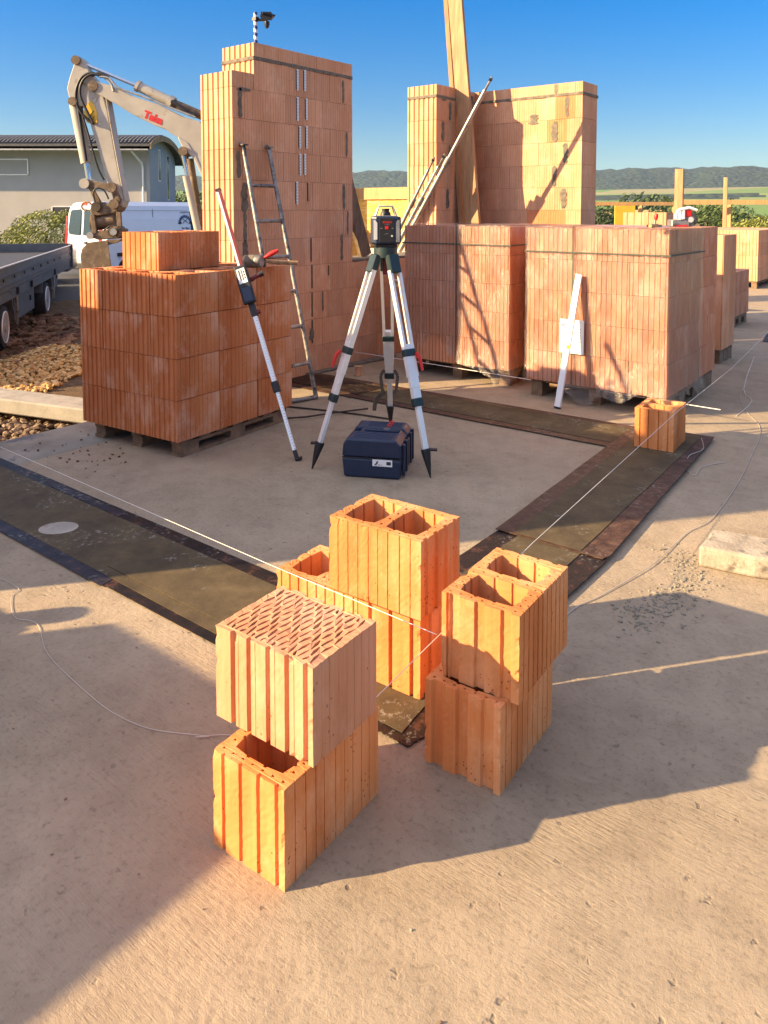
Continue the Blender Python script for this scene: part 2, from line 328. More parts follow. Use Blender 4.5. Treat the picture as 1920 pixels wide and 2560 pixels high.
def text(name, body, size, mat, parent, mtx, extr=.0006, bold=0.):
    cu = bpy.data.curves.new(name, 'FONT'); cu.body = body; cu.size = size; cu.extrude = extr; cu.align_x = 'CENTER'; cu.align_y = 'CENTER'; cu.offset = bold
    t = bpy.data.objects.new('tmp', cu); COL.objects.link(t); dg = bpy.context.evaluated_depsgraph_get()
    me = bpy.data.meshes.new_from_object(t.evaluated_get(dg)); bpy.data.objects.remove(t)
    me.transform(mtx); me.materials.clear(); me.materials.append(M[mat])
    o = bpy.data.objects.new(name, me); COL.objects.link(o); o.parent = parent; return o
def frame_m(o, ux, uy):
    ux, uy = Vector(ux).normalized(), Vector(uy).normalized(); uz = ux.cross(uy)
    return Matrix(((ux.x, uy.x, uz.x, o[0]), (ux.y, uy.y, uz.y, o[1]), (ux.z, uy.z, uz.z, o[2]), (0, 0, 0, 1)))
def copyobj(o, loc, rz=None, parent=None, label=None, group=None):
    c = o.copy(); COL.objects.link(c); c.location = loc
    if rz is not None: c.rotation_euler = (0, 0, rz)
    c.parent = parent
    if label: c['label'] = label
    if group: c['group'] = group
    for ch in o.children:
        d = ch.copy(); COL.objects.link(d); d.parent = c
        for g in ch.children:
            e = g.copy(); COL.objects.link(e); e.parent = d
    return c
# ------------------------------------------------------------------ clay block geometry
def outline(L, W, sides):
    """sides: four lists of (centre 0..1, width, depth, slope) grooves for -y, +x, +y, -x"""
    pts = []
    cs = [((0, 0), (1, 0), (0, 1), L), ((L, 0), (0, 1), (-1, 0), W), ((L, W), (-1, 0), (0, -1), L), ((0, W), (0, -1), (1, 0), W)]
    for (o, d, n, ln), gr in zip(cs, sides):
        pts.append(o)
        for c, wd, dp, sl in sorted(gr):
            a, b = c*ln-wd/2, c*ln+wd/2
            for t, e in ((a, 0), (a+sl, dp), (b-sl, dp), (b, 0)):
                pts.append((o[0]+d[0]*t+n[0]*e, o[1]+d[1]*t+n[1]*e))
    return pts
def rr(a, b): return random.uniform(a, b)
def fine(n, w=.0032, d=.004, jit=.01): return [((i+1)/(n+1)+rr(-jit, jit), w*rr(.8, 1.3), d, .0006) for i in range(n)]
def tooth(n, w=.013, d=.009): return [((i+.6)/n, w, d, .003) for i in range(n)]
def ribs(n, duty=.5, d=.011, ln=.24): return [((i+.5)/n, ln/n*duty, d, .005) for i in range(n)]
def rect(x0, x1, y0, y1, r=.006):
    return [(x0+r, y0), (x1-r, y0), (x1, y0+r), (x1, y1-r), (x1-r, y1), (x0+r, y1), (x0, y1-r), (x0, y0+r)]
def slab_with_holes(mb, outer, holes, z0, z1, nz=4, jit=.0005, ragged=.0012, chips=0):
    loops = [outer]+holes; off = []; allp = []; flat = []
    for lp in loops: off.append(len(flat)); flat += lp; allp.append([Vector((p[0], p[1], 0)) for p in lp])
    tri = geometry.tessellate_polygon(allp)
    ns = len(flat); vs = []
    for k in range(nz+1):
        z = z0+(z1-z0)*k/nz; e = 0 if k in (0, nz) else jit
        for i, p in enumerate(flat):
            zz = z+(rr(-ragged, ragged*.3) if k == nz else 0)
            vs.append((p[0]+rr(-e, e), p[1]+rr(-e, e), zz))
    if chips:
        cx, cy = sum(q[0] for q in outer)/len(outer), sum(q[1] for q in outer)/len(outer)
        cl = []
        for q in range(chips):
            v0 = outer[random.randrange(len(outer))]; cl.append((v0[0], v0[1], random.choice((z1, z1, z0)), rr(.008, .019)))
        for q in range(5):
            v0 = random.choice([(min(o[0] for o in outer), min(o[1] for o in outer)), (max(o[0] for o in outer), min(o[1] for o in outer))]); cl.append((v0[0], v0[1], z0+(z1-z0)*random.random(), rr(.007, .014)))
        no = len(outer)
        for i in range(len(vs)):
            if i % ns >= no: continue
            x, y, z = vs[i]
            for a, b, c, r in cl:
                d = math.sqrt((x-a)**2+(y-b)**2+((z-c)*.7)**2)
                if d < r: k = (1-d/r)*.0055; l = math.hypot(cx-x, cy-y); x += (cx-x)/l*k; y += (cy-y)/l*k; z -= k*.8 if c == z1 else 0
            vs[i] = (x, y, z)
    fs = []
    for li, lp in enumerate(loops):
        n = len(lp); o = off[li]
        ar = sum(lp[i][0]*lp[(i+1) % n][1]-lp[(i+1) % n][0]*lp[i][1] for i in range(n))
        for k in range(nz):
            for i in range(n):
                a, b = k*ns+o+i, k*ns+o+(i+1) % n; q = (a, b, b+ns, a+ns)
                fs.append(q if (ar > 0) == (li == 0) else q[::-1])
    for t in tri:
        a, b, c = (Vector((*flat[i], 0)) for i in t); up = (b-a).cross(c-a).z > 0; t = tuple(t) if up else tuple(t)[::-1]
        fs.append(tuple(i+nz*ns for i in t)); fs.append(tuple(t[::-1]))
    mb.add(vs, fs)
def dense(pts, s=.011):
    out = []
    for a, b in zip(pts, pts[1:]+pts[:1]):
        l = math.hypot(b[0]-a[0], b[1]-a[1]); k = max(1, round(l/s)); out += [(a[0]+(b[0]-a[0])*i/k, a[1]+(b[1]-a[1])*i/k) for i in range(k)]
    return out
def hollow_block(L, W, H_, sides, split='y', nz=4, small=True):
    """formwork brick: two big chambers, ring of small square cores; origin at its -x -y bottom corner"""
    mb = MB(); t = .034; holes = []
    def chamber(x0, x1, y0, y1):
        p = []
        for (o, d, nrm, ln) in (((x0, y0), (1, 0), (0, 1), x1-x0), ((x1, y0), (0, 1), (-1, 0), y1-y0), ((x1, y1), (-1, 0), (0, -1), x1-x0), ((x0, y1), (0, -1), (1, 0), y1-y0)):
            p.append((o[0]+(d[0]+nrm[0])*.006, o[1]+(d[1]+nrm[1])*.006))
            k = 2 if ln > .1 else 1
            for j in range(k):
                c = ln*(j+1)/(k+1)
                for tt, e in ((c-.006, 0), (c-.004, -.005), (c+.004, -.005), (c+.006, 0)): p.append((o[0]+d[0]*tt+nrm[0]*e, o[1]+d[1]*tt+nrm[1]*e))
        return p
    if split == 'y':
        m = W/2; holes += [chamber(t, L-t, t, m-t*.55), chamber(t, L-t, m+t*.55, W-t)]
    else:
        m = L/2; holes += [chamber(t, m-t*.55, t, W-t), chamber(m+t*.55, L-t, t, W-t)]
    if small:
        s = .0042
        def core(x, y, a=s, b=s): holes.append([(x-a, y-b), (x+a, y-b*.6), (x+a*.7, y+b), (x-a, y+b*.8)])
        nx, ny = max(4, round(L/.036)), max(4, round(W/.036))
        for i in range(nx):
            x = .02+(L-.04)*i/(nx-1)
            core(x, .0205); core(x, W-.0205)
        for i in range(1, ny-1):
            y = .0205+(W-.041)*i/(ny-1)
            core(.0205, y); core(L-.0205, y)
        if split == 'y':
            for i in range(4): core(.05+(L-.1)*i/3, m, .009, .0045)
        else:
            for i in range(4): core(m, .05+(W-.1)*i/3, .0045, .009)
    ol = outline(L, W, sides); slab_with_holes(mb, dense(ol) if nz > 4 else ol, holes, 0, H_, nz, chips=9 if nz > 4 else 0)
    return mb
def lattice_block(L, W, H_, sides):
    mb = MB(); holes = []; nx = 17; px = (L-.03)/nx
    for i in range(nx):
        x = .015+px*(i+.5); off = (i % 2)*.5; n = 5; py = (W-.026)/n
        j = -1
        while True:
            j += 1; y0 = .013+py*(j-off)+.002; y1 = y0+py-.0045
            y0c, y1c = max(y0, .014), min(y1, W-.014)
            if y0c > W-.02: break
            if y1c-y0c < .012: continue
            sk = px*.42*(1 if (j+i//2) % 2 else -1); hw = px*.27*rr(.8, 1.1); ym = (y0c+y1c)/2+rr(-.004, .004)
            holes.append([(x-hw*.35-sk*.4, y0c), (x+hw*.35-sk*.4, y0c), (x+hw, ym), (x+hw*.35+sk*.4, y1c), (x-hw*.35+sk*.4, y1c), (x-hw, ym)])
    slab_with_holes(mb, dense(outline(L, W, sides)), holes, 0, H_, 18, .0003, .0022, 12)
    return mb
# ================================================================== setting: slab, ground, hills
def hgt(X, D):
    """terrain height; X right, D ahead of the camera"""
    r = math.hypot(X, D); az = math.degrees(math.atan2(X, max(D, .001))) if D > 0 else (90 if X > 0 else -90)
    nz = noise.noise(Vector((X*.002, D*.002, 3.1)))
    def st(a, b, x): t = max(0, min(1, (x-a)/(b-a))); return t*t*(3-2*t)
    z = -.35
    # building pit on the left where the lorry stands, mound of soil beyond it
    if D > 2:
        pit = st(-4.6, -5.6, X)*(1-st(16.5, 19.5, D)); z += -.28*pit
        z += .12*pit*noise.noise(Vector((X*1.1, D*1.1, 0)))+.05*pit*noise.noise(Vector((X*3.3, D*3.3, 0)))
    z += .25*st(22, 30, r)*(1-st(45, 60, r))
    z -= 5*st(45, 130, r); z -= 7*st(130, 420, r)
    z += 23*st(430, 950, r)+nz*3*st(200, 500, r)
    z += 30*st(950, 1700, r)*(1+.5*noise.noise(Vector((X*.0012+7, D*.0012, 0))))
    ridge = 100+22*noise.noise(Vector((az*.06+2.2, 0, 0)))+9*noise.noise(Vector((az*.25, 1.7, 0)))+6*st(8, 24, az)
    z += ridge*st(1900, 3050, r)
    if r > 1750: z += 9*st(1750, 1950, r)*(noise.noise(Vector((X*.018, D*.018, 0)))+.6*noise.noise(Vector((X*.05, D*.05, 4))))
    return z
def terrain():
    mb = MB(); rs = [0.]+[1.5*1.045**i for i in range(186)]; rs = [r for r in rs if r < 5200]; na = 300
    azs = [-180+360*i/60 for i in range(20)]+[-60+120*i/na for i in range(na+1)]+[62+360*i/60 for i in range(19)]
    vs = []; n = len(azs)
    for r in rs:
        for a in azs:
            X, D = r*math.sin(R(a)), r*math.cos(R(a)); p = CW(X, D, hgt(X, D)); vs.append(tuple(p))
    mb.v = vs
    me = bpy.data.meshes.new('terrain'); fs = []; mi = []
    for i in range(len(rs)-1):
        for j in range(n):
            k = (j+1) % n; fs.append((i*n+j, i*n+k, (i+1)*n+k, (i+1)*n+j)); r = rs[i]; a = azs[j]
            X, D = r*math.sin(R(a)), r*math.cos(R(a)); f = noise.noise(Vector((X*.004, D*.004, 9)))
            mi.append(0 if r < 19 else 1 if r < 26 else 2 if r < 300 else 4 if (r > 1850+260*f or (r > 1050 and f > .28) or (r < 560 and f > .12)) else 3)
    me.from_pydata(vs, [], fs); me.polygons.foreach_set('material_index', mi); me.polygons.foreach_set('use_smooth', [True]*len(fs))
    for m in ('soil', 'road', 'meadow', 'fields', 'forest'): me.materials.append(TM[m])
    o = bpy.data.objects.new('terrain', me); COL.objects.link(o); tag(o, 'rolling ground with soil, green fields and a wooded ridge', None, None, 'structure')
TM = {}
def soil():
    m, nt, bs = newmat('soil'); v = coords(nt, 'Object'); f = noi(nt, v, 1.2, 6); g = noi(nt, v, 9, 8, .7)
    c = mix(nt, .6, ramp(nt, f, [(.35, (.10, .05, .025)), (.6, (.20, .115, .05))]), ramp(nt, g, [(.3, (.05, .03, .015)), (.7, (.30, .19, .08))]))
    lnk(nt, c, bs.inputs['Base Color']); bs.inputs['Roughness'].default_value = .95; bump(nt, bs, math_(nt, 'ADD', g, noi(nt, v, 40, 5, .7)), 1, .08); return m
TM['soil'] = soil()
TM['road'] = plain('asphalt', (.055, .058, .065), .85, 0, .15, 3, .4)
TM['meadow'] = plain('meadow', (.075, .10, .03), .9, 0, .3, .15, 0)
def fields():
    m, nt, bs = newmat('fields'); v = coords(nt, 'Object', (1, 1, 0))
    vo = N(nt, 'ShaderNodeTexVoronoi'); vo.inputs['Scale'].default_value = .0045; lnk(nt, v, vo.inputs['Vector'])
    c = ramp(nt, N_sep(nt, vo.outputs['Color']), [(0, (.11, .20, .03)), (.4, (.16, .24, .045)), (.6, (.24, .25, .09)), (.75, (.12, .2, .035)), (1, (.33, .25, .13))])
    c = mix(nt, .35, c, ramp(nt, noi(nt, v, .05, 5), [(.3, (.5, .5, .5)), (.7, (1.2, 1.2, 1.2))]), 'MULTIPLY')
    lnk(nt, c, bs.inputs['Base Color']); bs.inputs['Roughness'].default_value = .95; return m
TM['fields'] = fields()
def forest():
    m, nt, bs = newmat('forest'); v = coords(nt, 'Object', (1, 1, 1)); vo = N(nt, 'ShaderNodeTexVoronoi'); vo.inputs['Scale'].default_value = .07; lnk(nt, v, vo.inputs['Vector'])
    c = ramp(nt, N_sep(nt, vo.outputs['Color']), [(0, (.012, .028, .014)), (.5, (.024, .046, .018)), (1, (.05, .068, .026))])
    c = mix(nt, .5, c, ramp(nt, noi(nt, v, .004, 4), [(.4, (.5, .6, .6)), (.6, (1.1, 1.1, 1))]), 'MULTIPLY')
    lnk(nt, c, bs.inputs['Base Color']); bs.inputs['Roughness'].default_value = .95
    bump(nt, bs, math_(nt, 'MULTIPLY', vo.outputs['Distance'], -1), 1, 9); return m
TM['forest'] = forest()
terrain()
# the concrete slab: long, its left edge at x = -5.32
mb = MB(); mb.box(-4.74, 9, -9, 4.43, -.30, 0); mb.box(-6.6, -4.745, -9, 1.2, -.3, -.001)
mb.box(-5.62, 9, 4.43, 27, -.3, 0)
o = mb.build('concrete_slab', 'concrete'); tag(o, 'pale trowelled concrete floor slab of the building site', None, None, 'structure')
mb = MB(); mb.box(-5.33, -4.744, 1.2, 4.428, -.3, -.004); o = mb.build('slab_edge', 'plate', bevel=.006); tag(o, 'damp grey concrete margin along the slab joint', None, None, 'structure')
# concrete kerb beam beside the gravel
mb = MB(); n0, n1 = Vector((-8.4, 2.93, 0)), Vector((-5.64, 3.72, 0))
mb.bar((n0.x, n0.y, -.15), (n1.x, n1.y, -.15), .32, .13)
o = mb.build('concrete_kerb', 'kerb', bevel=.012); tag(o, 'low pale concrete kerb beam between the two gravel beds', 'kerb')
# pebbles (uncountable)
def pebbles(name, n, fpos, smin, smax, mats, label):
    obs = []
    random.seed(11)
    mb = MB(); bm = bmesh.new(); bmesh.ops.create_icosphere(bm, subdivisions=1, radius=1); bv = [v.co.copy() for v in bm.verts]; bf = [tuple(v.index for v in f.verts) for f in bm.faces]; bm.free()
    for i in range(n):
        p = fpos(); s = rr(smin, smax); sc = (s*rr(.8, 1.4), s*rr(.7, 1.1), s*rr(.45, .8)); a = rr(0, 6.28); ca, sa = math.cos(a), math.sin(a); tl = rr(-.5, .5)
        vs = []
        for q in bv:
            x, y, z = q.x*sc[0]*rr(.7, 1.2), q.y*sc[1]*rr(.7, 1.2), q.z*sc[2]*rr(.75, 1.15)
            z2 = z+x*tl; vs.append((p[0]+x*ca-y*sa, p[1]+x*sa+y*ca, p[2]+z2))
        mb.add(vs, bf)
    o = mb.build(name, mats, smooth=False); tag(o, label, None, None, 'stuff')
def pm(name, a, b, c):
    m, nt, bs = newmat(name); g = N(nt, 'ShaderNodeNewGeometry'); lnk(nt, ramp(nt, g.outputs['Random Per Island'], [(0, a), (.5, b), (1, c)]), bs.inputs['Base Color']); bs.inputs['Roughness'].default_value = .9; return m
def near_grav():
    x = rr(-8.2, -5.36); y = rr(.8, 3.55); return (x, y, -.33+rr(0, .06))
M['peb_d'] = pm('pebble_brown', (.10, .065, .04), (.19, .13, .08), (.30, .22, .15))
M['peb_y'] = pm('pebble_ochre', (.30, .16, .05), (.52, .33, .12), (.64, .47, .23))
pebbles('gravel', 4600, near_grav, .018, .048, 'peb_d', 'brown rounded gravel between slab and kerb')
def far_grav():
    t = rr(0, 1); X = rr(-8.2, -3.6); D = rr(6.2, 10.8); p = CW(X, D); return (p.x, p.y, hgt(X, D)+rr(0, .05))
def fg2():
    while 1:
        p = far_grav()
        if (p[1]-2.93) > (p[0]+8.4)*.286+.12 and p[0] < -5.62: return p
pebbles('ochre_gravel', 9000, fg2, .012, .042, 'peb_y', 'ochre crushed stone lying behind the kerb')
def clods():
    X = rr(-9, -4.6); D = rr(9.5, 16); p = CW(X, D); return (p.x, p.y, hgt(X, D))
M['clod'] = pm('soil_clod', (.075, .030, .015), (.14, .062, .027), (.26, .15, .08))
pebbles('soil_clods', 4200, clods, .02, .10, 'clod', 'dark brown clods of dug soil by the lorry')
# ================================================================== damp-proof membrane strips
def sheet(pts, z, mat, name, label=None, cat=None, parent=None, th=.003):
    mb = MB(); n = len(pts); mb.prism(pts, z, z+th); o = mb.build(name, mat, parent)
    if label: tag(o, label, cat)
    return o
def wob(p0, p1, n, a):
    p0, p1 = Vector(p0), Vector(p1); d = (p1-p0).normalized(); nn = Vector((-d.y, d.x)); out = []
    for i in range(n): out.append(tuple(p0+(p1-p0)*i/n+nn*rr(-a, a)))
    return out
def strip(name, label, quad, inner, z, edge, mid, th=.003):
    t = thing(name, label, 'membrane', (quad[0][0], quad[0][1], z))
    q = []
    for a, b in zip(quad, quad[1:]+quad[:1]): q += wob(a, b, 10, .0025)
    sheet(q, z, edge, 'bitumen_edge', parent=t, th=th)
    q = []
    for a, b in zip(inner, inner[1:]+inner[:1]): q += wob(a, b, 10, .002)
    sheet(q, z+th+.001, mid, 'felt', parent=t, th=.002)
    return t
t = strip('membrane_strip', 'olive and black bitumen strip running under the white string with an oval cut-out', [(-7.2, 1.74), (-1.30, 1.765), (-1.285, 1.83), (-1.40, 2.28), (-7.2, 2.29)],
      [(-7.2, 1.83), (-1.345, 1.80), (-1.40, 2.20), (-7.2, 2.215)], .004, 'bitu', 'olive')
ov = [(-3.60+.085*math.cos(a)*1.0+.02*math.sin(a), 1.94+.085*math.sin(a)) for a in [i*math.pi/9 for i in range(18)]]
sheet(ov, .0105, 'concrete2', 'oval_patch', parent=t, th=.0015)
sheet([(-4.3, 1.745), (-2.9, 1.742), (-2.92, 1.825), (-4.3, 1.826)], .0078, 'bitu_blue', 'foil_edge', parent=t, th=.001)
sheet([(-4.2, 2.22), (-3.5, 2.21), (-3.5, 2.262), (-4.2, 2.27)], .0078, 'bitu_blue', 'foil_edge', parent=t, th=.001)
sheet([(-3.04, 1.86), (-1.9, 1.87), (-1.9, 2.19), (-2.98, 2.20)], .0115, 'olive', 'felt_overlap', parent=t, th=.002)
strip('membrane_strip', 'black edged olive bitumen strip end showing between the middle and right brick stacks', [(-1.85, 2.30), (-1.30, 2.28), (-1.30, 3.30), (-1.85, 3.30)],
      [(-1.75, 2.31), (-1.41, 2.29), (-1.42, 3.30), (-1.74, 3.30)], .014, 'bitu', 'olive')
strip('membrane_strip', 'brown bordered bitumen sheet that the single small brick stands on', [(-1.86, 3.255), (-1.315, 3.27), (-1.30, 3.32), (-1.44, 5.55), (-1.98, 5.50)],
      [(-1.765, 3.27), (-1.425, 3.285), (-1.51, 5.5), (-1.895, 5.46)], .022, 'bitu_rust', 'olive')
strip('membrane_strip', 'dark bitumen strip crossing the floor behind the tripod below the wrapped pallets', [(-5.10, 4.88), (-1.93, 4.93), (-1.95, 5.51), (-5.10, 5.43)],
      [(-5.08, 4.97), (-1.97, 5.02), (-1.99, 5.43), (-5.08, 5.34)], .008, 'bitu_rust', 'olive')
sheet([(-5.1, 4.97), (-4.2, 4.98), (-4.2, 5.33), (-5.1, 5.33)], .0145, 'bitu', 'membrane_offcut', 'dark bitumen offcut at the foot of the tower wall', 'membrane')
strip('membrane_strip', 'dark bitumen strip on the slab at the far right edge of the picture', [(-2.1, 10.1), (-.9, 10.3), (-1.0, 10.9), (-2.2, 10.8)], [(-2.0, 10.2), (-1.0, 10.4), (-1.1, 10.8), (-2.1, 10.7)], .006, 'bitu', 'bitu_rust')
# low flat concrete patch block with smeared mortar at the right
random.seed(6); mb = MB(); mb.prism(wob((0, 0), (.8, 0), 14, .006)+wob((.8, 0), (.8, .24), 4, .006)+wob((.8, .24), (.05, .24), 12, .008)+wob((.05, .24), (0, 0), 4, .006), 0, .095, nz=4)
o = mb.build('concrete_block', 'rough', bevel=.012, seg=2); o.location = (-.965, 3.505, .001); o.rotation_euler = (0, 0, R(12)); tag(o, 'rough pale concrete block lying at the right edge beside the membrane strip', 'concrete block')
def blob(cx, cy, r, n=12, sq=1.): return [(cx+r*rr(.6, 1.15)*math.cos(2*math.pi*i/n), cy+r*sq*rr(.6, 1.15)*math.sin(2*math.pi*i/n)) for i in range(n)]
mb = MB()
random.seed(3)
for i in range(420):
    a = rr(0, 1); cx = -1.12+.10*math.sin(a*5)+random.gauss(0, .055)+a*.22; cy = 3.60-.75*a+random.gauss(0, .07); r = abs(random.gauss(0, .004))+.002
    n = 7; th = rr(.002, .007); pts = blob(cx, cy, r, n, rr(.4, 1.)); mb.prism(pts, 0, th)
o = mb.build('mortar_crumbs', 'crumb', smooth=False); tag(o, 'grey mortar crumbs spilled beside the concrete pad', None, None, 'stuff')
# ================================================================== loose foreground bricks
def place(mb, name, mat, label, cat, x, y, z, rz, group=None, parent=None):
    o = mb.build(name, mat); o.location = (x, y, z); o.rotation_euler = (0, 0, R(rz)); tag(o, label, cat, group)
    return o
G = 'loose hollow bricks set out as corner stacks'
# A: -y face wide tooth grooves, long faces fine grooves
random.seed(5)
bA = hollow_block(.24, .377, .25, [tooth(4, .012, .009), fine(9, .0032, .005), tooth(4), fine(9)], 'y', 22)
place(bA, 'hollow_brick', 'clay', 'bottom hollow brick of the front stack with one dark open chamber in front', 'brick', -1.479, 1.185, 0, 3, G)
bL = lattice_block(.338, .262, .25, [[(.19, .018, .012, .003), (.36, .016, .012, .003), (.56, .016, .012, .003), (.75, .016, .012, .003), (.93, .016, .012, .003), (.25, .002, .002, .0005), (.43, .002, .002, .0005), (.63, .002, .002, .0005), (.82, .002, .002, .0005)], fine(7, .0016, .0015), ribs(5), fine(7)])
place(bL, 'lattice_brick', 'clay_pale', 'pale top brick of the front stack with fine slit core pattern', 'brick', -1.573, 1.275, .2505, 3)
bR = hollow_block(.24, .365, .25, [ribs(3, .5, .011, .24), fine(9, .0045, .006, .004), tooth(4), fine(9)], 'y', 22)
place(bR, 'hollow_brick', 'clay', 'lower brick of the right front stack standing on bare concrete', 'brick', -1.230, 1.755, 0, 3.6, G)
bR2 = hollow_block(.243, .355, .25, [ribs(3, .42, .009, .24)+[(.08, .010, .008, .002)], fine(10, .007, .006, .003), tooth(4), fine(9)], 'y', 22)
place(bR2, 'hollow_brick', 'clay', 'upper brick of the right front stack showing two square chambers', 'brick', -1.200, 1.795, .2505, 3.6, G)
bM1 = hollow_block(.25, .372, .262, [tooth(3, .016, .010), ribs(4, .5, .009, .37), tooth(3), fine(9)], 'y', 22)
place(bM1, 'hollow_brick', 'clay', 'lower right brick of the middle stack with wide grooves on the felt', 'brick', -1.640, 1.942, .012, 3.2, G)
bM2 = hollow_block(.374, .25, .262, [tooth(9, .007, .007), fine(5), fine(9), fine(5)], 'x', 22)
place(bM2, 'hollow_brick', 'clay', 'low brick left of the middle stack touched by the white string', 'brick', -2.024, 1.928, .012, 3.2, G)
bM3 = hollow_block(.378, .254, .262, [fine(8, .0034, .005), ribs(4, .45, .008, .25), fine(8), fine(5)], 'x', 22)
place(bM3, 'hollow_brick', 'clay', 'tall upper brick of the middle stack with two open chambers', 'brick', -1.768, 1.937, .2745, 3.2, G)
bS = hollow_block(.25, .33, .262, [[(.14, .010, .008, .003), (.36, .010, .009, .003), (.62, .010, .009, .003), (.86, .010, .008, .003)], fine(9, .012, .008, .003), tooth(4), fine(9)], 'y', 22)
place(bS, 'hollow_brick', 'clay', 'single small brick alone on the far corner of the felt strip', 'brick', -1.80, 4.985, .029, 4, G)
# ================================================================== pallets of bricks
def brick_pallet(x, y, rz, L, W, label, H_=.15, name='wooden_pallet'):
    t = thing(name, label, 'pallet', (x, y, 0), R(rz))
    m1 = MB()
    for i in range(7):
        a = i*(W-.10)/6; m1.box(0, L, a, a+.10, H_-.022, H_-.001)
    m1.build('top_boards', 'wood_pallet', t, local=True)
    m1 = MB()
    for a in (0, L/2-.05, L-.10): m1.box(a, a+.10, 0, W, H_-.044, H_-.023)
    m1.build('stringers', 'wood_pallet', t, local=True)
    for a in (.0, L/2-.05, L-.10):
        for b in (0.01, W/2-.07, W-.15): MB().box(a, a+.10, b, b+.14, .022, H_-.045).build('block', 'wood_pallet', t, local=True)
    for a in (0, L/2-.05, L-.10): MB().box(a, a+.1, 0, W, 0, .021).build('bottom_board', 'wood_pallet', t, local=True)
    return t
def loc2(x, y, rz, a, b): c, s = math.cos(R(rz)), math.sin(R(rz)); return (x+a*c-b*s, y+a*s+b*c)
ORD = ['first', 'second', 'third', 'fourth', 'fifth']
def stack_bricks(mb, mat, name, x, y, rz, nx, ny, nz, bx, by, bz, z0, group, lab, top=None, skipback=False, cellar=True):
    src = None
    for k in range(nz):
        for i in range(nx):
            for j in range(ny):
                vis = (k == nz-1) or i == nx-1 or j == 0 or (not skipback and (i == 0))
                if not vis: continue
                lx, ly = i*bx+rr(-.002, .002), j*by+rr(-.002, .002); p = loc2(x, y, rz, lx+rr(-.002, .002), ly+rr(-.004, .003)); a = R(rz+rr(-.6, .6))
                use_top = top is not None and k == nz-1
                if use_top: s = getattr(top, 'o', None)
                else: s = src
                if s is None:
                    b = (top if use_top else mb); s = b.build(name, mat); s.location = (p[0], p[1], z0+k*bz); s.rotation_euler = (0, 0, a); o = s
                    if use_top: top.o = s
                    else: src = s
                else: o = copyobj(s, (p[0], p[1], z0+k*bz), a)
                row = ('bottom', 'second lowest', 'third', 'fourth', 'fifth', 'top')[k] if k < nz-1 else 'top'
                side = 'front face' if j == 0 else ('right side' if i == nx-1 else 'inside')
                if j == 0: pos = '%s from left corner' % ORD[i] if i < nx-1 else 'at near right corner'
                elif i == nx-1: pos = '%s back on right side' % ORD[j]
                else: pos = '%s column, %s back' % (ORD[i], ORD[j])
                tag(o, '%s, %s layer, %s' % (lab.replace('of the ', 'of '), row, pos), 'brick', group)
PL = (-4.972, 2.883, 5.2)
brick_pallet(PL[0]+.05, PL[1]+.06, PL[2], .88, 1.04, 'weathered wooden pallet under the unwrapped stack of orange bricks', H_=.115)
random.seed(21)
pk = hollow_block(.2375, .3705, .2652, [ribs(5, .40, .0065, .236), fine(9, .003, .0045), ribs(4), fine(9)], 'y', 2, False)
pk2 = hollow_block(.2375, .3705, .2672, [ribs(5, .40, .0065, .236), fine(9, .003, .0045), ribs(4), fine(9)], 'y', 2, True)
stack_bricks(pk, 'clay_pack', 'hollow_brick', PL[0], PL[1], PL[2], 4, 3, 4, .2432, .3763, .2690, .116, 'bricks of the unwrapped pallet stack', 'orange brick of open pallet stack', top=pk2)
pz = .116+4*.2690
q = loc2(-4.70, 3.05, 2, 0, 0)
bT = hollow_block(.385, .27, .255, [tooth(7, .011, .009), fine(8, .002, .003), fine(9), fine(8)], 'x', 2, True)
place(bT, 'hollow_brick', 'clay_pack', 'front brick lying on top of the unwrapped pallet stack, deep grooves lit by sun', 'brick', -4.75, 3.08, pz+.001, 3, 'extra bricks on the pallet stack')
o2 = place(bT, 'hollow_brick', 'clay_pack', 'rear brick on top of the unwrapped pallet stack behind the sunlit one', 'brick', -4.766, 3.355, pz+.001, 3, 'extra bricks on the pallet stack')
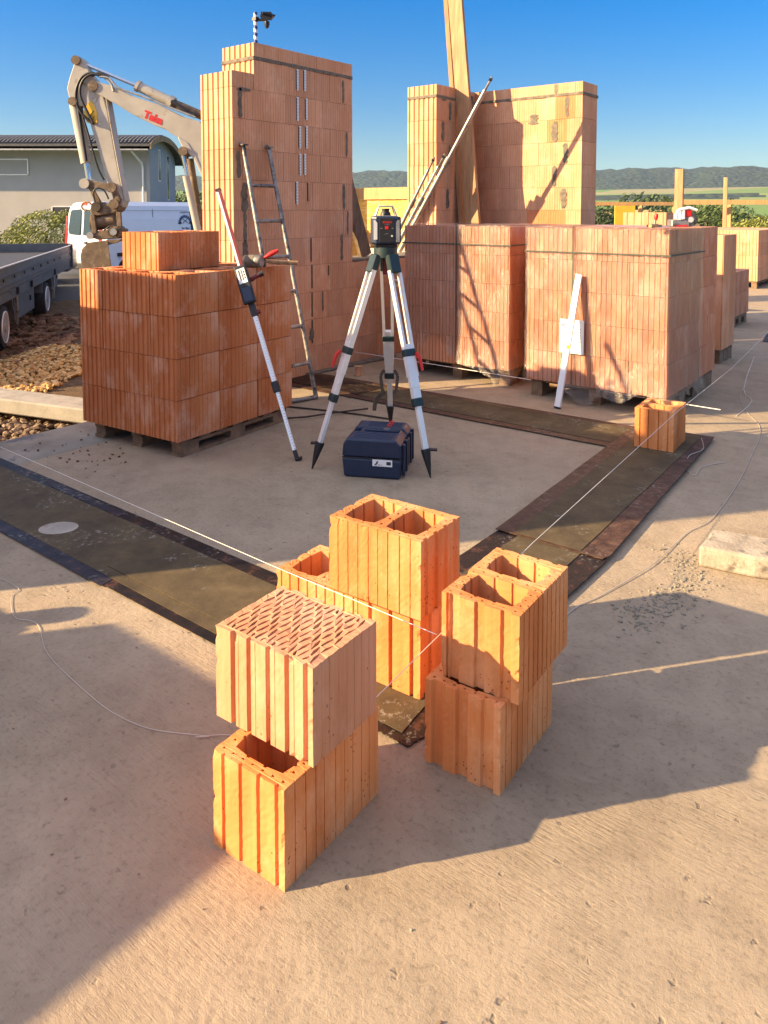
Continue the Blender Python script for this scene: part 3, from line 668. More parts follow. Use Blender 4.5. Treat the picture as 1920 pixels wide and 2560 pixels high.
# wrapped pallets: plain-topped blocks, shrink film, straps
def solid(L, W, H_, sides): return MB().prism(outline(L, W, sides), 0, H_, nz=1)
def filmsheet(x, y, rz, L, W, zt, lowf, label, seed=1, off=.014, sides='fr'):
    """film round front (-y) and right (+x) faces and over the top"""
    random.seed(seed); mb = MB(); path = []
    n1, n2 = 56, 30
    for i in range(n1+1): path.append((-off+(L+2*off)*i/n1, -off, i/n1))
    for i in range(1, n2+1): path.append((L+off, -off+(W+2*off)*i/n2, 1+i/n2))
    nz = 40; vs = []; sd = seed*7.7
    for k in range(nz+1):
        for (a, b, s) in path:
            lo = lowf(s); z = zt+off-(zt+off-lo)*k/nz
            e = .012*noise.noise(Vector((s*9+sd, z*2.4, 1)))+.006*noise.noise(Vector((s*31+sd, z*6, 2)))
            e += max(0, (.30-(z-lo))/.30)**2*.03*(1+noise.noise(Vector((s*20+sd, z*4, 7)))) if lo < .3 else 0
            e = max(e, -.008)
            aa = a+(e if s > 1 else 0); bb = b-(e if s <= 1 else 0); p = loc2(x, y, rz, aa, bb); vs.append((p[0], p[1], z))
    n = len(path); fs = [(k*n+i, (k+1)*n+i, (k+1)*n+i+1, k*n+i+1) for k in range(nz) for i in range(n-1)]
    mb.add(vs, fs, smooth=True)
    # top
    nt_ = 24; vt = []
    for i in range(nt_+1):
        for j in range(nt_+1):
            a = -off+(L+2*off)*i/nt_; b = -off+(W+2*off)*j/nt_; p = loc2(x, y, rz, a, b)
            ed = i in (0, nt_) or j in (0, nt_)
            vt.append((p[0], p[1], zt+off+(0 if ed else .004*noise.noise(Vector((a*9, b*9, sd))))))
    n = nt_+1; mb.add(vt, [(i*n+j, (i+1)*n+j, (i+1)*n+j+1, i*n+j+1) for i in range(nt_) for j in range(nt_)], smooth=True)
    o = mb.build('plastic_film', 'film'); tag(o, label, 'plastic film'); return o
def strap(x, y, rz, L, W, zt, label, ax, hz):
    t = thing('packing_strap', label, 'strap', loc2(x, y, rz, 0, 0)+(0,), R(rz)); o = .019
    mb = MB()
    for a in ax:
        mb.box(a-.006, a+.006, -o-.001, -o+.001, .16, zt+o); mb.box(a-.006, a+.006, -o, W, zt+o, zt+o+.0015)
    mb.build('upright_band', 'olive_tape', t, local=True)
    mb = MB(); mb.box(-o, L+o, -o-.0025, -o-.0005, hz-.006, hz+.006); mb.box(L+o, L+o+.002, -o-.002, W+o, hz-.006, hz+.006); mb.build('level_band', 'olive_tape', t, local=True)
    return t
RT2 = 1.452; B5 = (RT2-.151)/5
random.seed(31)
# R2: right wrapped pallet
x2, y2, z2r, L2, W2 = -3.085, 5.91, 0, 1.19, .85
brick_pallet(x2+.02, y2+.05, z2r, L2-.04, W2, 'wooden pallet under the right film wrapped brick pack')
sb = solid(.295, .282, B5-.003, [[((i+.6)/7, .006, .011, .001) for i in range(7)], fine(7, .003, .004), fine(5), fine(5)])
stack_bricks(sb, 'clay_film', 'brick', x2, y2, z2r, 4, 3, 5, .2975, .2835, B5, .151, 'bricks of the right wrapped pack', 'brick of the right wrapped pack', skipback=True)
filmsheet(x2, y2, z2r, L2, W2, RT2, lambda s: .10+.035*math.sin(s*9)+.03*math.sin(s*23+1)+(.05 if .05 < s < .3 else 0)-(.04 if .28 < s < .52 else 0), 'crinkled clear film wrapped round the right pallet pack', 4)
strap(x2, y2, z2r, L2, W2, RT2, 'thin green strap round the right wrapped pack', [.42], RT2-.20)
# R1: left wrapped pallet
x1, y1, r1, L1, W1 = -4.50, 6.05, 1.2, 1.15, .85
brick_pallet(x1+.02, y1+.05, r1, L1-.04, W1, 'wooden pallet under the left film wrapped brick pack in half shade')
sb1 = solid(.228, .282, B5-.003, [[((i+.6)/6, .006, .009, .001) for i in range(6)], fine(7, .003, .004), fine(5), fine(5)])
stack_bricks(sb1, 'clay_film', 'brick', x1, y1, r1, 5, 3, 5, .23, .2835, B5, .151, 'bricks of the left wrapped pack', 'brick of the left wrapped pack', skipback=True)
filmsheet(x1, y1, r1, L1, W1, RT2, lambda s: (.10+.32*math.exp(-((s-.33)/.17)**2)-(.06 if s > .86 else 0)+.04*math.sin(s*12)) if s <= 1 else .12+.05*math.sin(s*11), 'torn clear film with ragged hem round the left pallet pack', 9)
strap(x1, y1, r1, L1, W1, RT2, 'thin dark strap round the left wrapped pack', [.60], RT2-.17)
# further packs, standing behind
def far_pack(x, y, L, W, nz, nx, ny, lab, lab2, sides=None, mat='clay_film', z0=.151, rz=0, bz=B5, ribbed=7):
    brick_pallet(x+.02, y+.03, rz, L-.04, W-.04, lab2)
    s = solid(L/nx-.002, W/ny-.002, bz-.002, sides or [ribs(ribbed, .16, .009, L/nx), fine(6), fine(4), fine(4)])
    stack_bricks(s, mat, 'brick', x, y, rz, nx, ny, nz, L/nx, W/ny, bz, z0, 'bricks of '+lab, 'brick of the '+lab, skipback=True)
far_pack(-4.35, 7.02, 1.15, .42, 5, 4, 2, 'pack behind left wrapped pack', 'pallet hidden behind the left wrapped pack')
far_pack(-3.06, 6.84, 1.14, .5, 5, 4, 2, 'pack behind right wrapped pack', 'pallet hidden behind the right wrapped pack')
far_pack(-3.10, 8.33, .98, .52, 1, 4, 2, 'tall pale wide ribbed pack', 'pallet under the tall pale pack beyond the right pack', sides=[[(.5, .008, .006, .002), (.97, .006, .008, .002)], fine(5, .002, .002), fine(4), fine(4)], mat='clay_pale', bz=1.192)
far_pack(-3.7, 11.0, 1.05, .80, 2, 4, 3, 'low dark pack in shade', 'pallet under the low dark pack', bz=.305)
far_pack(-5.9, 16.84, 2.27, 2.6, 4, 5, 5, 'long pale back pack', 'pallet under the long pale pack', mat='clay_pale', bz=.26)
far_pack(-8.9, 19.5, 2.9, 1.2, 4, 5, 3, 'farthest pale pack', 'pallet under the farthest pale pack', mat='clay_pale', bz=.26)
# ================================================================== the built walls
def wall_blocks():
    random.seed(44)
    T = thing('brick_wall', 'tall ochre brick wall tower, stepped at its left end, with low sill wall and corner pier', 'wall', (-5.36, 4.43, 0))
    rw = .266; x0, x1 = -5.57, -5.15
    def blk(mb, ax, a0, a1, k, h=rw, z=None, tone=None, end0=False, end1=False):
        z = .004+k*rw if z is None else z; tone = rr(.3, .8) if tone is None else tone; g = .0014
        ln = a1-a0-2*g; nf = max(2, round(ln/.034)); e = rr(-.0025, .0025)
        if ax == 'y':
            o = outline(.42, ln, [ribs(6, .42, .011, .42) if end0 else [], fine(nf, .0022, .003), ribs(6, .42, .011, .42) if end1 else [], fine(nf, .0022, .003)])
            mb.prism(o, z, z+h-.003, lambda x, y, zz: (x0+x+e, a0+g+y, zz), tone)
        else:
            o = outline(ln, .42, [fine(nf, .0022, .003), fine(9, .003, .004) if end1 else [], [], []])
            mb.prism(o, z, z+h-.003, lambda x, y, zz: (a0+g+x, WY+y+e, zz), tone)
    WY = 8.40; mb = MB(); core = MB()
    def run(ax, a, b, k, off, skip=None, orange=(), end0=False, end1=False, h=rw, z=None):
        L = .25; p = a; first = True
        while p < b-1e-4:
            q = min(b, p+(off if first and off else L))
            if b-q < .07: q = b
            if not (skip and skip[0] <= p+.01 and q-.01 <= skip[1]): blk(mb, ax, p, q, k, h, z, (1. if any(abs((p+q)/2-c) < .13 for c in orange) else None), end0 and first, end1 and q >= b)
            p = q; first = False
    offs = [.25, .125, .19, .25, .13, .2, .25, .11, .25, .14, .25]
    for k in range(10):
        # tower
        far = 6.02 if k >= 4 else 8.82
        run('y', 4.43, far, k, offs[k], skip=(5.6, 5.9) if k == 0 else None, end0=True)
        if k >= 4: run('y', 7.54, 8.82, k, offs[(k+3) % 11], end0=True)
        run('x', -5.149, -3.71, k, offs[(k+1) % 11], orange=((-3.95,) if k == 9 else (-4.25, -4.0) if k == 5 else ()), end1=True)
    run('y', 4.43, 4.68, 10, .25, end0=True, h=.14)
    run('y', 4.682, 6.02, 10, .25, end0=True); run('y', 7.54, 8.82, 10, .14, end0=True); run('x', -5.149, -3.71, 10, .1, end1=True, orange=(-3.925,))
    mb.build('block_courses', 'clay_wall', T)
    # darker bed joints: a core just inside the faces
    core.box(x0+.013, x1-.006, 4.447, 6.005, .0, 2.66); core.box(x0+.013, x1-.006, 6.0, 7.55, 0, 1.06); core.box(x0+.013, x1-.006, 7.557, 8.8, 0, 2.92); core.box(-5.17, -3.72, 8.406, 8.8, 0, 2.92)
    bm = core
    core2 = MB(); core2.box(x0+.013, x1-.006, 4.447, 5.60, 0, .266); 
    # niche: rebuild tower core without the missing block
    c = MB(); c.box(x0+.013, x1-.006, 4.447, 5.598, .0, 2.66); c.box(x0+.013, x1-.006, 5.902, 6.005, 0, 2.66); c.box(x0+.013, x1-.006, 5.598, 5.902, .272, 2.66); c.box(x0+.013, x0+.2, 5.598, 5.902, 0, .272)
    c.box(x0+.013, x1-.006, 6.005, 7.55, 0, 1.06); c.box(x0+.013, x1-.006, 7.557, 8.8, 0, 2.92); c.box(x1-.006, -3.72, 8.406, 8.8, 0, 2.92); c.box(x0+.013, x1-.006, 4.70, 6.005, 2.66, 2.925)
    c.build('mortar_core', 'joint', T)
    # mortar beds and low cap course
    m = MB(); m.prism(wob((x0-.005, 4.675), (x1+.006, 4.675), 8, .004)+wob((x1+.006, 4.675), (x1+.006, 6.025), 26, .006)+wob((x1+.006, 6.025), (x0-.005, 6.025), 6, .004)+[(x0-.005, 6.025)], 2.924, 2.958)
    m.prism(wob((x0-.004, 7.535), (x1+.006, 7.535), 8, .004)+wob((x1+.006, 7.535), (x1+.006, 8.39), 16, .006)+wob((x1+.006, 8.393), (-3.70, 8.393), 26, .006)+[(-3.70, 8.393), (-3.70, 8.83), (x0, 8.83)], 2.924, 2.958)
    m.prism(wob((x0+.01, 6.03), (x1+.004, 6.03), 4, .002)+wob((x1+.004, 6.03), (x1+.004, 7.53), 20, .006)+[(x1+.004, 7.53), (x0+.01, 7.53)], 1.064, 1.09)
    m.build('mortar_bed', 'mortar', T, bevel=.004)
    mb = MB()
    def cap(ax, a, b, end0=False):
        p = a
        while p < b-1e-4:
            q = min(b, p+.27)
            if b-q < .06: q = b
            blk(mb, ax, p, q, 0, .122, 2.958, None, end0 and p == a, q == b); p = q
    cap('y', 4.682, 6.02, True); cap('y', 7.54, 8.395, True); cap('x', -5.149, -3.71)
    # corner of the cap
    mb.box(x0, x1, 8.396, 8.82, 2.958, 3.078)
    mb.build('cap_course', 'clay_wall', T)
    # base mortar slurry at the wall foot
    m = MB(); m.prism([(-5.155, 5.3)]+wob((-5.08, 5.4), (-5.02, 6.6), 16, .02)+[(-5.02, 6.6), (-5.155, 6.7)], .0, .022); m.build('foot_mortar', 'mortar', T, bevel=.005)
    # smeared joints
    def smear(plane, u, z0_, z1_, wd=.045, ax='y'):
        n = 9; L_ = []; Rr = []
        for i in range(n+1):
            z = z0_+(z1_-z0_)*i/n; L_.append((u-wd/2*rr(.5, 1.2)*(0.5 if i in (0, n) else 1), z)); Rr.append((u+wd/2*rr(.5, 1.2)*(.5 if i in (0, n) else 1), z))
        pts = L_+Rr[::-1]; mm = MB()
        if ax == 'y': mm.prism([(p[0], p[1]) for p in pts][::-1], 0, .004, lambda a, b, c: (plane+.0035+c*.6, a, b))
        else: mm.prism([(p[0], p[1]) for p in pts], 0, .004, lambda a, b, c: (a, plane-.0035-c*.6, b))
        mm.build('mortar_smear', 'mortar', T)
    for u, a, b, wd in ((4.52, 2.40, 2.66, .045), (4.495, 1.88, 2.11, .05), (4.555, 1.58, 1.84, .085), (4.56, 1.32, 1.58, .04), (4.56, 1.09, 1.33, .06), (5.875, 2.67, 2.90, .03), (5.925, 2.14, 2.39, .03), (5.885, 1.61, 1.86, .035), (5.94, 1.35, 1.59, .03), (5.85, 1.09, 1.36, .035),
                        (5.56, .60, .80, .022), (5.40, .33, .45, .06), (4.56, 2.635, 2.665, .15), (4.75, 1.1, 1.2, .02)): smear(x1, u, a, b, wd)
    for u, a, b, wd in ((7.83, 2.68, 2.9, .05), (7.68, 2.42, 2.65, .06), (7.82, 2.16, 2.38, .05), (7.78, 1.62, 1.85, .07), (7.7, 2.9, 2.96, .1)): smear(x1, u, a, b, wd)
    for u, a, b, wd in ((-4.04, 2.96, 3.07, .04), (-3.90, 2.68, 2.92, .05), (-4.33, 2.62, 2.74, .13), (-4.05, 2.40, 2.64, .08), (-3.91, 2.14, 2.38, .07), (-4.05, 1.88, 2.12, .06), (-3.93, 1.62, 1.85, .08)): smear(8.40, u, a, b, wd, 'x')
    # perforated wall ties
    for y, a, b in ((5.228, 2.728, 2.91), (5.328, 2.733, 2.917), (5.227, 2.444, 2.652), (5.348, 2.462, 2.653), (5.257, 2.187, 2.384), (5.347, 2.193, 2.392), (5.257, 1.933, 2.124), (5.322, 1.942, 2.127), (5.212, 1.658, 1.861), (5.372, 1.685, 1.859)):
        mm = MB(); n = 7
        mm.box(-5.1485, -5.144, y-.016, y+.016, b, b+.006)
        for s in (-1, 1): mm.box(-5.146, -5.1435, y+s*.007-.0035, y+s*.007+.0035, a, b)
        for i in range(n+1): z = a+(b-a)*i/n; mm.box(-5.1455, -5.143, y-.008, y+.008, z-.006, z+.006)
        mm.build('wall_tie', 'alu_w' if y != 5.372 else 'clay_pale', T)
        mm = MB(); mm.box(-5.1492, -5.1462, y-.019, y+.013, a, b+.003); mm.build('tie_slot', 'black', T)
    for y, a, b in ((5.40, 1.10, 1.33), (5.41, .84, 1.07), (5.41, .56, .8), (5.41, .3, .53), (5.65, .95, 1.05)):
        MB().box(-5.1492, -5.1465, y-.008, y+.008, a, b).build('tie_slot', 'bark', T)
    return T
wall_blocks()
# walls out of the picture on the left, whose shade falls across the floor
def side_wall(label, segs, grp=None):
    x, y = segs[0][0], segs[0][2]; T = thing('brick_wall', label, 'wall', (x, y, 0)); mb = MB(); random.seed(5)
    for (a, b, c, d, h) in segs:
        k = 0
        while k*.266 < h-.01:
            z = k*.266; hh = min(.266, h-z); p = a; st = True
            while p < b-1e-3:
                q = min(b, p+(.25 if (k % 2 or not st) else .125)); q = b if b-q < .06 else q; st = False
                mb.prism(outline(q-p-.003, d-c, [fine(6), [], fine(6), []]), z, z+hh-.003, lambda X, Y, Z, p=p, c=c: (p+X, c+Y, Z), rr(.3, .8)); p = q
            k += 1
    mb.build('block_courses', 'clay_wall', T)
side_wall('stepped ochre brick wall left of the photographer, outside the view', [(-7.6, -6.684, .09, .51, 2.16), (-6.682, -5.31, .09, .51, 2.44), (-5.308, -4.30, .09, .51, 3.08)])
brick_pallet(-4.40, -1.70, 0, 1.14, 1.0, 'wooden pallet left of the photographer, outside the view')
ob = MB(); 
random.seed(9)
osb_ = hollow_block(.236, .333, .262, [ribs(4), fine(8), ribs(4), fine(8)], 'y', 1, False)
stack_bricks(osb_, 'clay_pack', 'hollow_brick', -4.45, -1.70, 0, 5, 3, 4, .2375, .335, .2625, .151, 'bricks of the pallet outside the view', 'orange brick of unseen left pallet')
mb = MB(); mb.prism(outline(.5, .37, [fine(8), fine(8), fine(8), fine(8)]), 0, .52, lambda X, Y, Z: (-4.12+X, .52-.45+Y-.05, Z))
o = mb.build('brick_pile', 'clay_pack', loc=(-4.0, .2, 0)); tag(o, 'knee high pile of two bricks left of the photographer, outside the view', 'brick pile')
mb = MB(); mb.tube([(-3.745, .37, .5205), (-3.745, .37, .60), (-3.745, .37, .62), (-3.745, .37, .628)], [.06, .06, .05, .03], 20); o = mb.build('drinks_can', 'steel', loc=(-3.745, .37, .52)); tag(o, 'round grey tin on the brick pile outside the view', 'tin')
# survey camera on a striped pole on the tower
t = thing('site_camera', 'small black camera on a blue and white striped pole on top of the tower wall', 'camera', (-5.16, 4.72, 3.078))
def stripes():
    m, nt, bs = newmat('striped_pole'); tc = N(nt, 'ShaderNodeTexCoord'); sp = N(nt, 'ShaderNodeSeparateXYZ'); lnk(nt, tc.outputs['Object'], sp.inputs[0])
    s = math_(nt, 'ADD', math_(nt, 'MULTIPLY', sp.outputs['Z'], 16.), math_(nt, 'MULTIPLY', sp.outputs['X'], 9.)); f = math_(nt, 'GREATER_THAN', math_(nt, 'FRACT', s), .5)
    lnk(nt, mix(nt, f, (.02, .06, .25), (.78, .78, .8)), bs.inputs['Base Color']); return m
M['stripes'] = stripes()
MB().tube([(-5.16, 4.72, 3.078), (-5.16, 4.72, 3.345)], .017, 14).build('pole', 'stripes', t)
m = MB(); m.box(-5.185, -5.135, 4.70, 4.74, 3.27, 3.30); c = Vector((-5.16, 4.72, 0)); 
m.bar(c+RT*.0+Vector((0, 0, 3.275)), c+RT*.10+Vector((0, 0, 3.28)), .02, .02); m.build('bracket', 'black', t)
m = MB(); m.bar(c+RT*.055+FH*-.03+Vector((0, 0, 3.318)), c+RT*.16+FH*.01+Vector((0, 0, 3.305)), .13, .012); m.build('sun_panel', 'black', t)
m = MB(); m.bar(c+RT*.055+FH*-.05+Vector((0, 0, 3.30)), c+RT*.15+FH*-.045+Vector((0, 0, 3.30)), .02, .07); m.build('solar_back', 'black', t)
m = MB(); m.tube([c+RT*.10+Vector((0, 0, 3.265)), c+RT*.10+Vector((0, 0, 3.235)), c+RT*.10+Vector((0, 0, 3.205))], [.022, .024, .012], 14); m.build('lens', 'black', t)
# ladder
t = thing('ladder', 'worn grey steel ladder leaning against the tower wall', 'ladder', (-4.42, 4.55, 0))
LA, LB = Vector((-5.10, 4.515, 2.12)), Vector((-4.44, 4.375, .0)); RA, RB = Vector((-5.10, 4.815, 2.12)), Vector((-4.42, 4.69, .0))
for A, B in ((LA, LB), (RA, RB)):
    rail = MB().tube([A, B], .019, 12).build('rail', 'steel_old', t)
    MB().tube([A+(A-B)*0, A+Vector((-.01, 0, .03)), A+Vector((-.04, 0, .05))], .020, 10).build('wall_hook', 'steel_old', rail)
    MB().bar(A+Vector((.0, -.03, .045)), A+Vector((.0, .03, .045)), .05, .012).build('hook_plate', 'steel_old', rail)
for f in (.145, .29, .435, .575, .715, .86):
    MB().tube([LA+(LB-LA)*f, RA+(RB-RA)*f], .0165, 10).build('rung', 'steel_old', t)
MB().tube([RB+Vector((0, 0, .02)), Vector((-4.50, 4.32, .02)), Vector((-4.62, 4.05, .02))], .018, 10).build('foot_bar', 'steel_old', t)
# long reinforcing bars lying by the pallet
def rod(name, label, pts, r, mat='rebar', cat='steel bar', grp=None):
    o = MB().tube(pts, r, 6).build(name, mat, loc=pts[0]); tag(o, label, cat, grp); return o
rod('steel_bar', 'thin dark steel bar from the ladder foot towards the tool case', [(-4.45, 4.33, .008), (-4.1, 4.44, .009), (-3.78, 4.52, .009), (-3.54, 4.56, .008)], .007, grp='thin steel bars on the slab')
rod('steel_bar', 'thin dark steel bar coming out from under the pallet to the tripod', [(-4.2, 3.98, .018), (-4.05, 4.17, .020), (-3.95, 4.4, .022), (-3.83, 4.66, .02)], .007, grp='thin steel bars on the slab')
# ================================================================== props and planks in the corner
def prop(label, F_, T_, r, bend=None):
    F_, T_ = Vector(F_), Vector(T_); d = (T_-F_).normalized(); t = thing('steel_prop', label, 'prop', F_, 0, 'steel props leaning at the corner pier')
    L_ = (T_-F_).length; m = F_+d*L_*.55
    MB().tube([F_, m], r, 14).build('outer_tube', 'steel', t); MB().tube([m-d*.05, T_-d*.16], r*.78, 14).build('inner_tube', 'steel', t)
    MB().tube([m-d*.09, m+d*.03], r*1.25, 14).build('collar', 'steel_old', t)
    MB().bar(T_-d*.17, T_, .055, .016, RT).build('flat_end', 'steel_old', t)
    MB().tube([T_-d*.035+FH*-.03, T_-d*.035+FH*.03], .019, 14).build('eye', 'black', t)
    return t
prop('longest steel prop reaching up past the wall top', (-5.63, 7.46, 1.097), (-4.38, 7.50, 3.07), .029)
prop('middle steel prop just left of the longest one', (-5.70, 7.44, 1.097), (-4.98, 7.47, 2.245), .026)
prop('short left steel prop with flat eye end', (-5.76, 7.41, 1.097), (-5.10, 7.43, 2.21), .025)
def plank(label, p0, p1, w_, th, up, mat='wood', grp='planks leaning in the wall corner'):
    o = MB().bar(p0, p1, w_, th, up).build('timber_plank', mat, loc=p0, bevel=.003); tag(o, label, 'plank', grp); return o
plank('widest honey coloured plank rising out of the picture from the wall corner', (-4.69, 7.86, .0), (-5.33, 8.05, 5.3), .19, .05, (.0, -1, .0))
plank('narrow plank edge on at the left of the widest plank', (-4.93, 8.00, .0), (-5.46, 8.10, 5.3), .055, .18, (.2, -1, 0), 'wood')
plank('dark brown plank close to the pier, shortest of the corner planks', (-5.035, 8.05, .0), (-5.10, 8.2, 3.0), .08, .05, (.2, -1, 0), 'wood_grey')
plank('dark wedge shaped board leaning on the far end of the tower wall', (-5.36, 6.48, 1.095), (-5.34, 6.055, 2.12), .05, .17, (0, 1, .3), 'wood_grey', None)
# formwork seen through the window gap
t = thing('formwork_panel', 'yellow board formwork with a timber top rail behind the window gap', 'formwork', (-8.2, 9.5, 0))
MB().box(-9.2, -5.75, 9.5, 9.53, 0, 1.76).build('board', 'osb', t); MB().box(-9.2, -5.75, 9.46, 9.57, 1.765, 1.95).build('top_rail', 'wood_y', t, bevel=.004)
MB().bar((-8.35, 9.44, 1.72), (-7.6, 9.38, 1.02), .05, .14, (0, 1, 0)).build('brace', 'wood_grey', t)
MB().box(-7.85, -5.75, 9.42, 9.458, .55, 1.02).build('lower_board', 'render', t)
# right distance: fence of formwork timbers
t = thing('timber_railing', 'long timber railing with yellow panel closing the far end of the slab', 'railing', tuple(CW(6, 24)))
def rr_(X0, D0, X1, D1, z, w_, h_, mat, nm): return MB().bar(CW(X0, D0, z), CW(X1, D1, z), w_, h_).build(nm, mat, t)
def atpx(px, D): return (px-960)/1918*D
rr_(atpx(1440, 22), 22, atpx(1690, 22), 22, 1.78, .08, .10, 'wood_y', 'rail'); rr_(atpx(1690, 20), 20, atpx(2010, 19.4), 19.4, 1.80, .08, .12, 'wood_y', 'rail')
for px, D, z0, z1, ww in ((1600, 22, -.2, 1.73, .1), (1685, 22, -.2, 1.73, .1), (1822, 20, -.2, 1.74, .09)): MB().bar(CW(atpx(px, D), D, z0), CW(atpx(px, D), D, z1), ww, ww).build('post', 'wood_y', t)
MB().bar(CW(atpx(1536, 21.9), 21.9, .9), CW(atpx(1586, 21.9), 21.9, .9), .05, 1.65).build('yellow_panel', 'osb_w', t)
for px, D, zt, ww, lab in ((1696, 18.5, 2.58, .19, 'thick rough timber post standing tall before the railing'), (1811, 18, 2.36, .085, 'slim pointed timber post right of the thick one')):
    X = atpx(px, D); pts = [(-ww/2, -ww/3), (-ww/8, -ww/2.6), (ww/2, -ww/3), (ww/2.2, ww/3), (-ww/2, ww/3)]; p = CW(X, D)
    o = MB().prism(pts, -.3, zt, lambda a, b, c: (p.x+a, p.y+b, c)).build('timber_post', 'wood', loc=(p.x, p.y, 0)); tag(o, lab, 'post')
for i, (px, D, w_) in enumerate(((1536+48, 14, .9),)):
    pass
p = CW(atpx(1557, 13.4), 13.4)
random.seed(8)
sb = solid(.37, .37, .258, [tooth(3, .012, .009), fine(6), fine(4), fine(4)])
for k in range(6):
    for j in range(2):
        o = sb.build('brick', 'clay_pale') if (k, j) == (0, 0) else None
        if o is None: o = copyobj(s0, (p.x+j*.372, p.y+rr(-.004, .004), k*.26))
        else: o.location = (p.x, p.y, 0); s0 = o
        tag(o, 'pale brick of the pile before the yellow panel, %s row, %s side' % (('bottom', 'second', 'third', 'fourth', 'fifth', 'top')[k], ('left', 'right')[j]), 'brick', 'bricks piled before the yellow panel')
# ================================================================== tripod and laser
HD = CW(.01, 4.88, 1.33)
t = thing('tripod', 'aluminium surveying tripod with dark green clamps and red levers', 'tripod', (HD.x, HD.y, 0))
MB().tube([HD+Vector((0, 0, -.03)), HD+Vector((0, 0, .035))], [.075, .075], 20).build('head_plate', 'bgreen', t)
MB().tube([HD+Vector((0, 0, -.14)), HD+Vector((0, 0, -.03))], [.018, .022], 12).build('centre_screw', 'dred', t)
feet = [Vector((-3.232, 3.387, 0)), Vector((-2.567, 3.712, 0)), Vector((-3.43, 4.44, 0))]
for i, f in enumerate(feet):
    out = Vector((f.x-HD.x, f.y-HD.y, 0)).normalized(); sd = out.cross(Vector((0, 0, 1))).normalized()
    top = HD+out*.075+Vector((0, 0, -.04)); d = (f-top).normalized(); L_ = (f-top).length
    if i == 2: sd = RT.copy()
    mb = MB(); mb.bar(top-d*.03, top+d*.09, .082, .046, out); leg = mb.build('leg', 'bgreen', t, bevel=.006)
    m = MB()
    for s in (-1, 1):
        a = top+sd*s*.034+d*.07; m.bar(a, top+sd*s*.027+d*L_*.55, .018, .030, out)
        m.bar(a+out*.0155, top+sd*s*.027+d*L_*.55+out*.0155, .006, .003, out)
    m.build('upper_rails', 'alu', leg)
    m = MB(); m.bar(top+d*L_*.40, top+d*L_*.60, .064, .028, out); m.build('rail_sleeve', 'alu', leg, bevel=.002)
    m = MB(); m.bar(top+d*L_*.42, f-d*.16, .036, .024, out); m.build('lower_tube', 'alu', leg, bevel=.002)
    for fr, hh in ((.44, .045), (.665, .05)):
        c = top+d*L_*fr; MB().bar(c-d*hh/2, c+d*hh/2, .082 if fr < .6 else .068, .042, out).build('clamp', 'bgreen', leg, bevel=.004)
    MB().bar(top+d*L_*.60, top+d*L_*.665, .058, .028, out).build('sleeve_end', 'alu', leg)
    if i < 2:
        c = top+d*L_*.44+out*.0; s = -1 if i == 0 else 1; s2 = RT*s
        m = MB(); m.tube([c+s2*.045, c+s2*.062+d*.03, c+s2*.066+d*.11], [.014, .012, .008], 8); m.build('red_lever', 'red', leg)
        for k in (0, 1): MB().tube([top+d*(.13+.035*k)-FH*.030, top+d*(.13+.035*k)-FH*.036], .006, 8).build('bolt', 'steel_old', leg)
    if i < 2:
        m = MB(); m.tube([f, f-d*.07, f-d*.155, f-d*.17], [.004, .016, .029, .029], 10); m.build('spike', 'black', leg)
        MB().tube([f-d*.002, f-d*.07], [.003, .016], 10).build('worn_tip', 'muddy', leg)
        pp = f-d*.165-out*.0+RT*(-.03 if i == 0 else .035); MB().bar(pp-RT*.035-out*.01, pp+RT*.035, .03, .010).build('foot_step', 'black', leg)
    else: MB().tube([f, f-d*.2], [.006, .03], 8).build('spike', 'black', leg)
# carrying strap on the rear leg
f = feet[2]; top = HD+Vector((0, 0, -.04)); c = top+(f-top)*.66
for (dx, dz) in ((-1, 0), (1, 0)):
    m = MB(); pts = [c+RT*(dx*.035)+Vector((0, 0, .04)), c+RT*(dx*.06)+Vector((0, 0, .0)), c+RT*(dx*.05)+Vector((0, 0, -.10)), c+RT*(dx*.03)+Vector((0, 0, -.13))]
    for a, b in zip(pts, pts[1:]): m.bar(a-FH*.03, b-FH*.03, .004, .022, RT)
    m.build('carrying_strap', 'bark', t)
m = MB(); pts = [c+RT*-.03+Vector((0, 0, -.12)), c+RT*-.075+Vector((0, 0, -.15)), c+RT*-.10+Vector((0, 0, -.20)), c+RT*-.105+Vector((0, 0, -.25))]
for a, b in zip(pts, pts[1:]): m.bar(a-FH*.03, b-FH*.03, .006, .028, RT)
m.build('carrying_strap', 'bark', t)
# laser level
t = thing('laser_level', 'dark blue rotary laser level with carry cage on the tripod head', 'laser level', (HD.x, HD.y, HD.z+.035), R(TH+4))
def lb(n, mt, x0, x1, y0, y1, z0, z1, b=.0, par=None): return MB().box(x0, x1, y0, y1, z0, z1).build(n, mt, par or t, bevel=b, local=True, seg=2)
lb('base', 'black', -.07, .07, -.06, .06, 0, .02, .004); 
def chamf(w_, h_, c): return [(-w_+c, -h_), (w_-c, -h_), (w_, -h_+c), (w_, h_-c), (w_-c, h_), (-w_+c, h_), (-w_, h_-c), (-w_, -h_+c)]
MB().prism(chamf(.094, .082, .03), .02, .195).build('body', 'navy', t, bevel=.012, local=True, seg=3)
lb('front_panel', 'black', -.047, .047, -.0865, -.080, .03, .185, .003)
MB().prism([(-.080, .05), (-.058, .05), (-.058, .155), (-.072, .172), (-.080, .172)], 0, .007, lambda x, z, y: (x, -.086+y, z)).build('reflector', 'alu', t, local=True)
MB().prism([(.060, .035), (.082, .035), (.082, .172), (.068, .172), (.060, .155)], 0, .007, lambda x, z, y: (x, -.086+y, z)).build('side_grip', 'steel', t, local=True)
lb('power_button', 'red', -.009, .012, -.0885, -.086, .115, .135, .001)
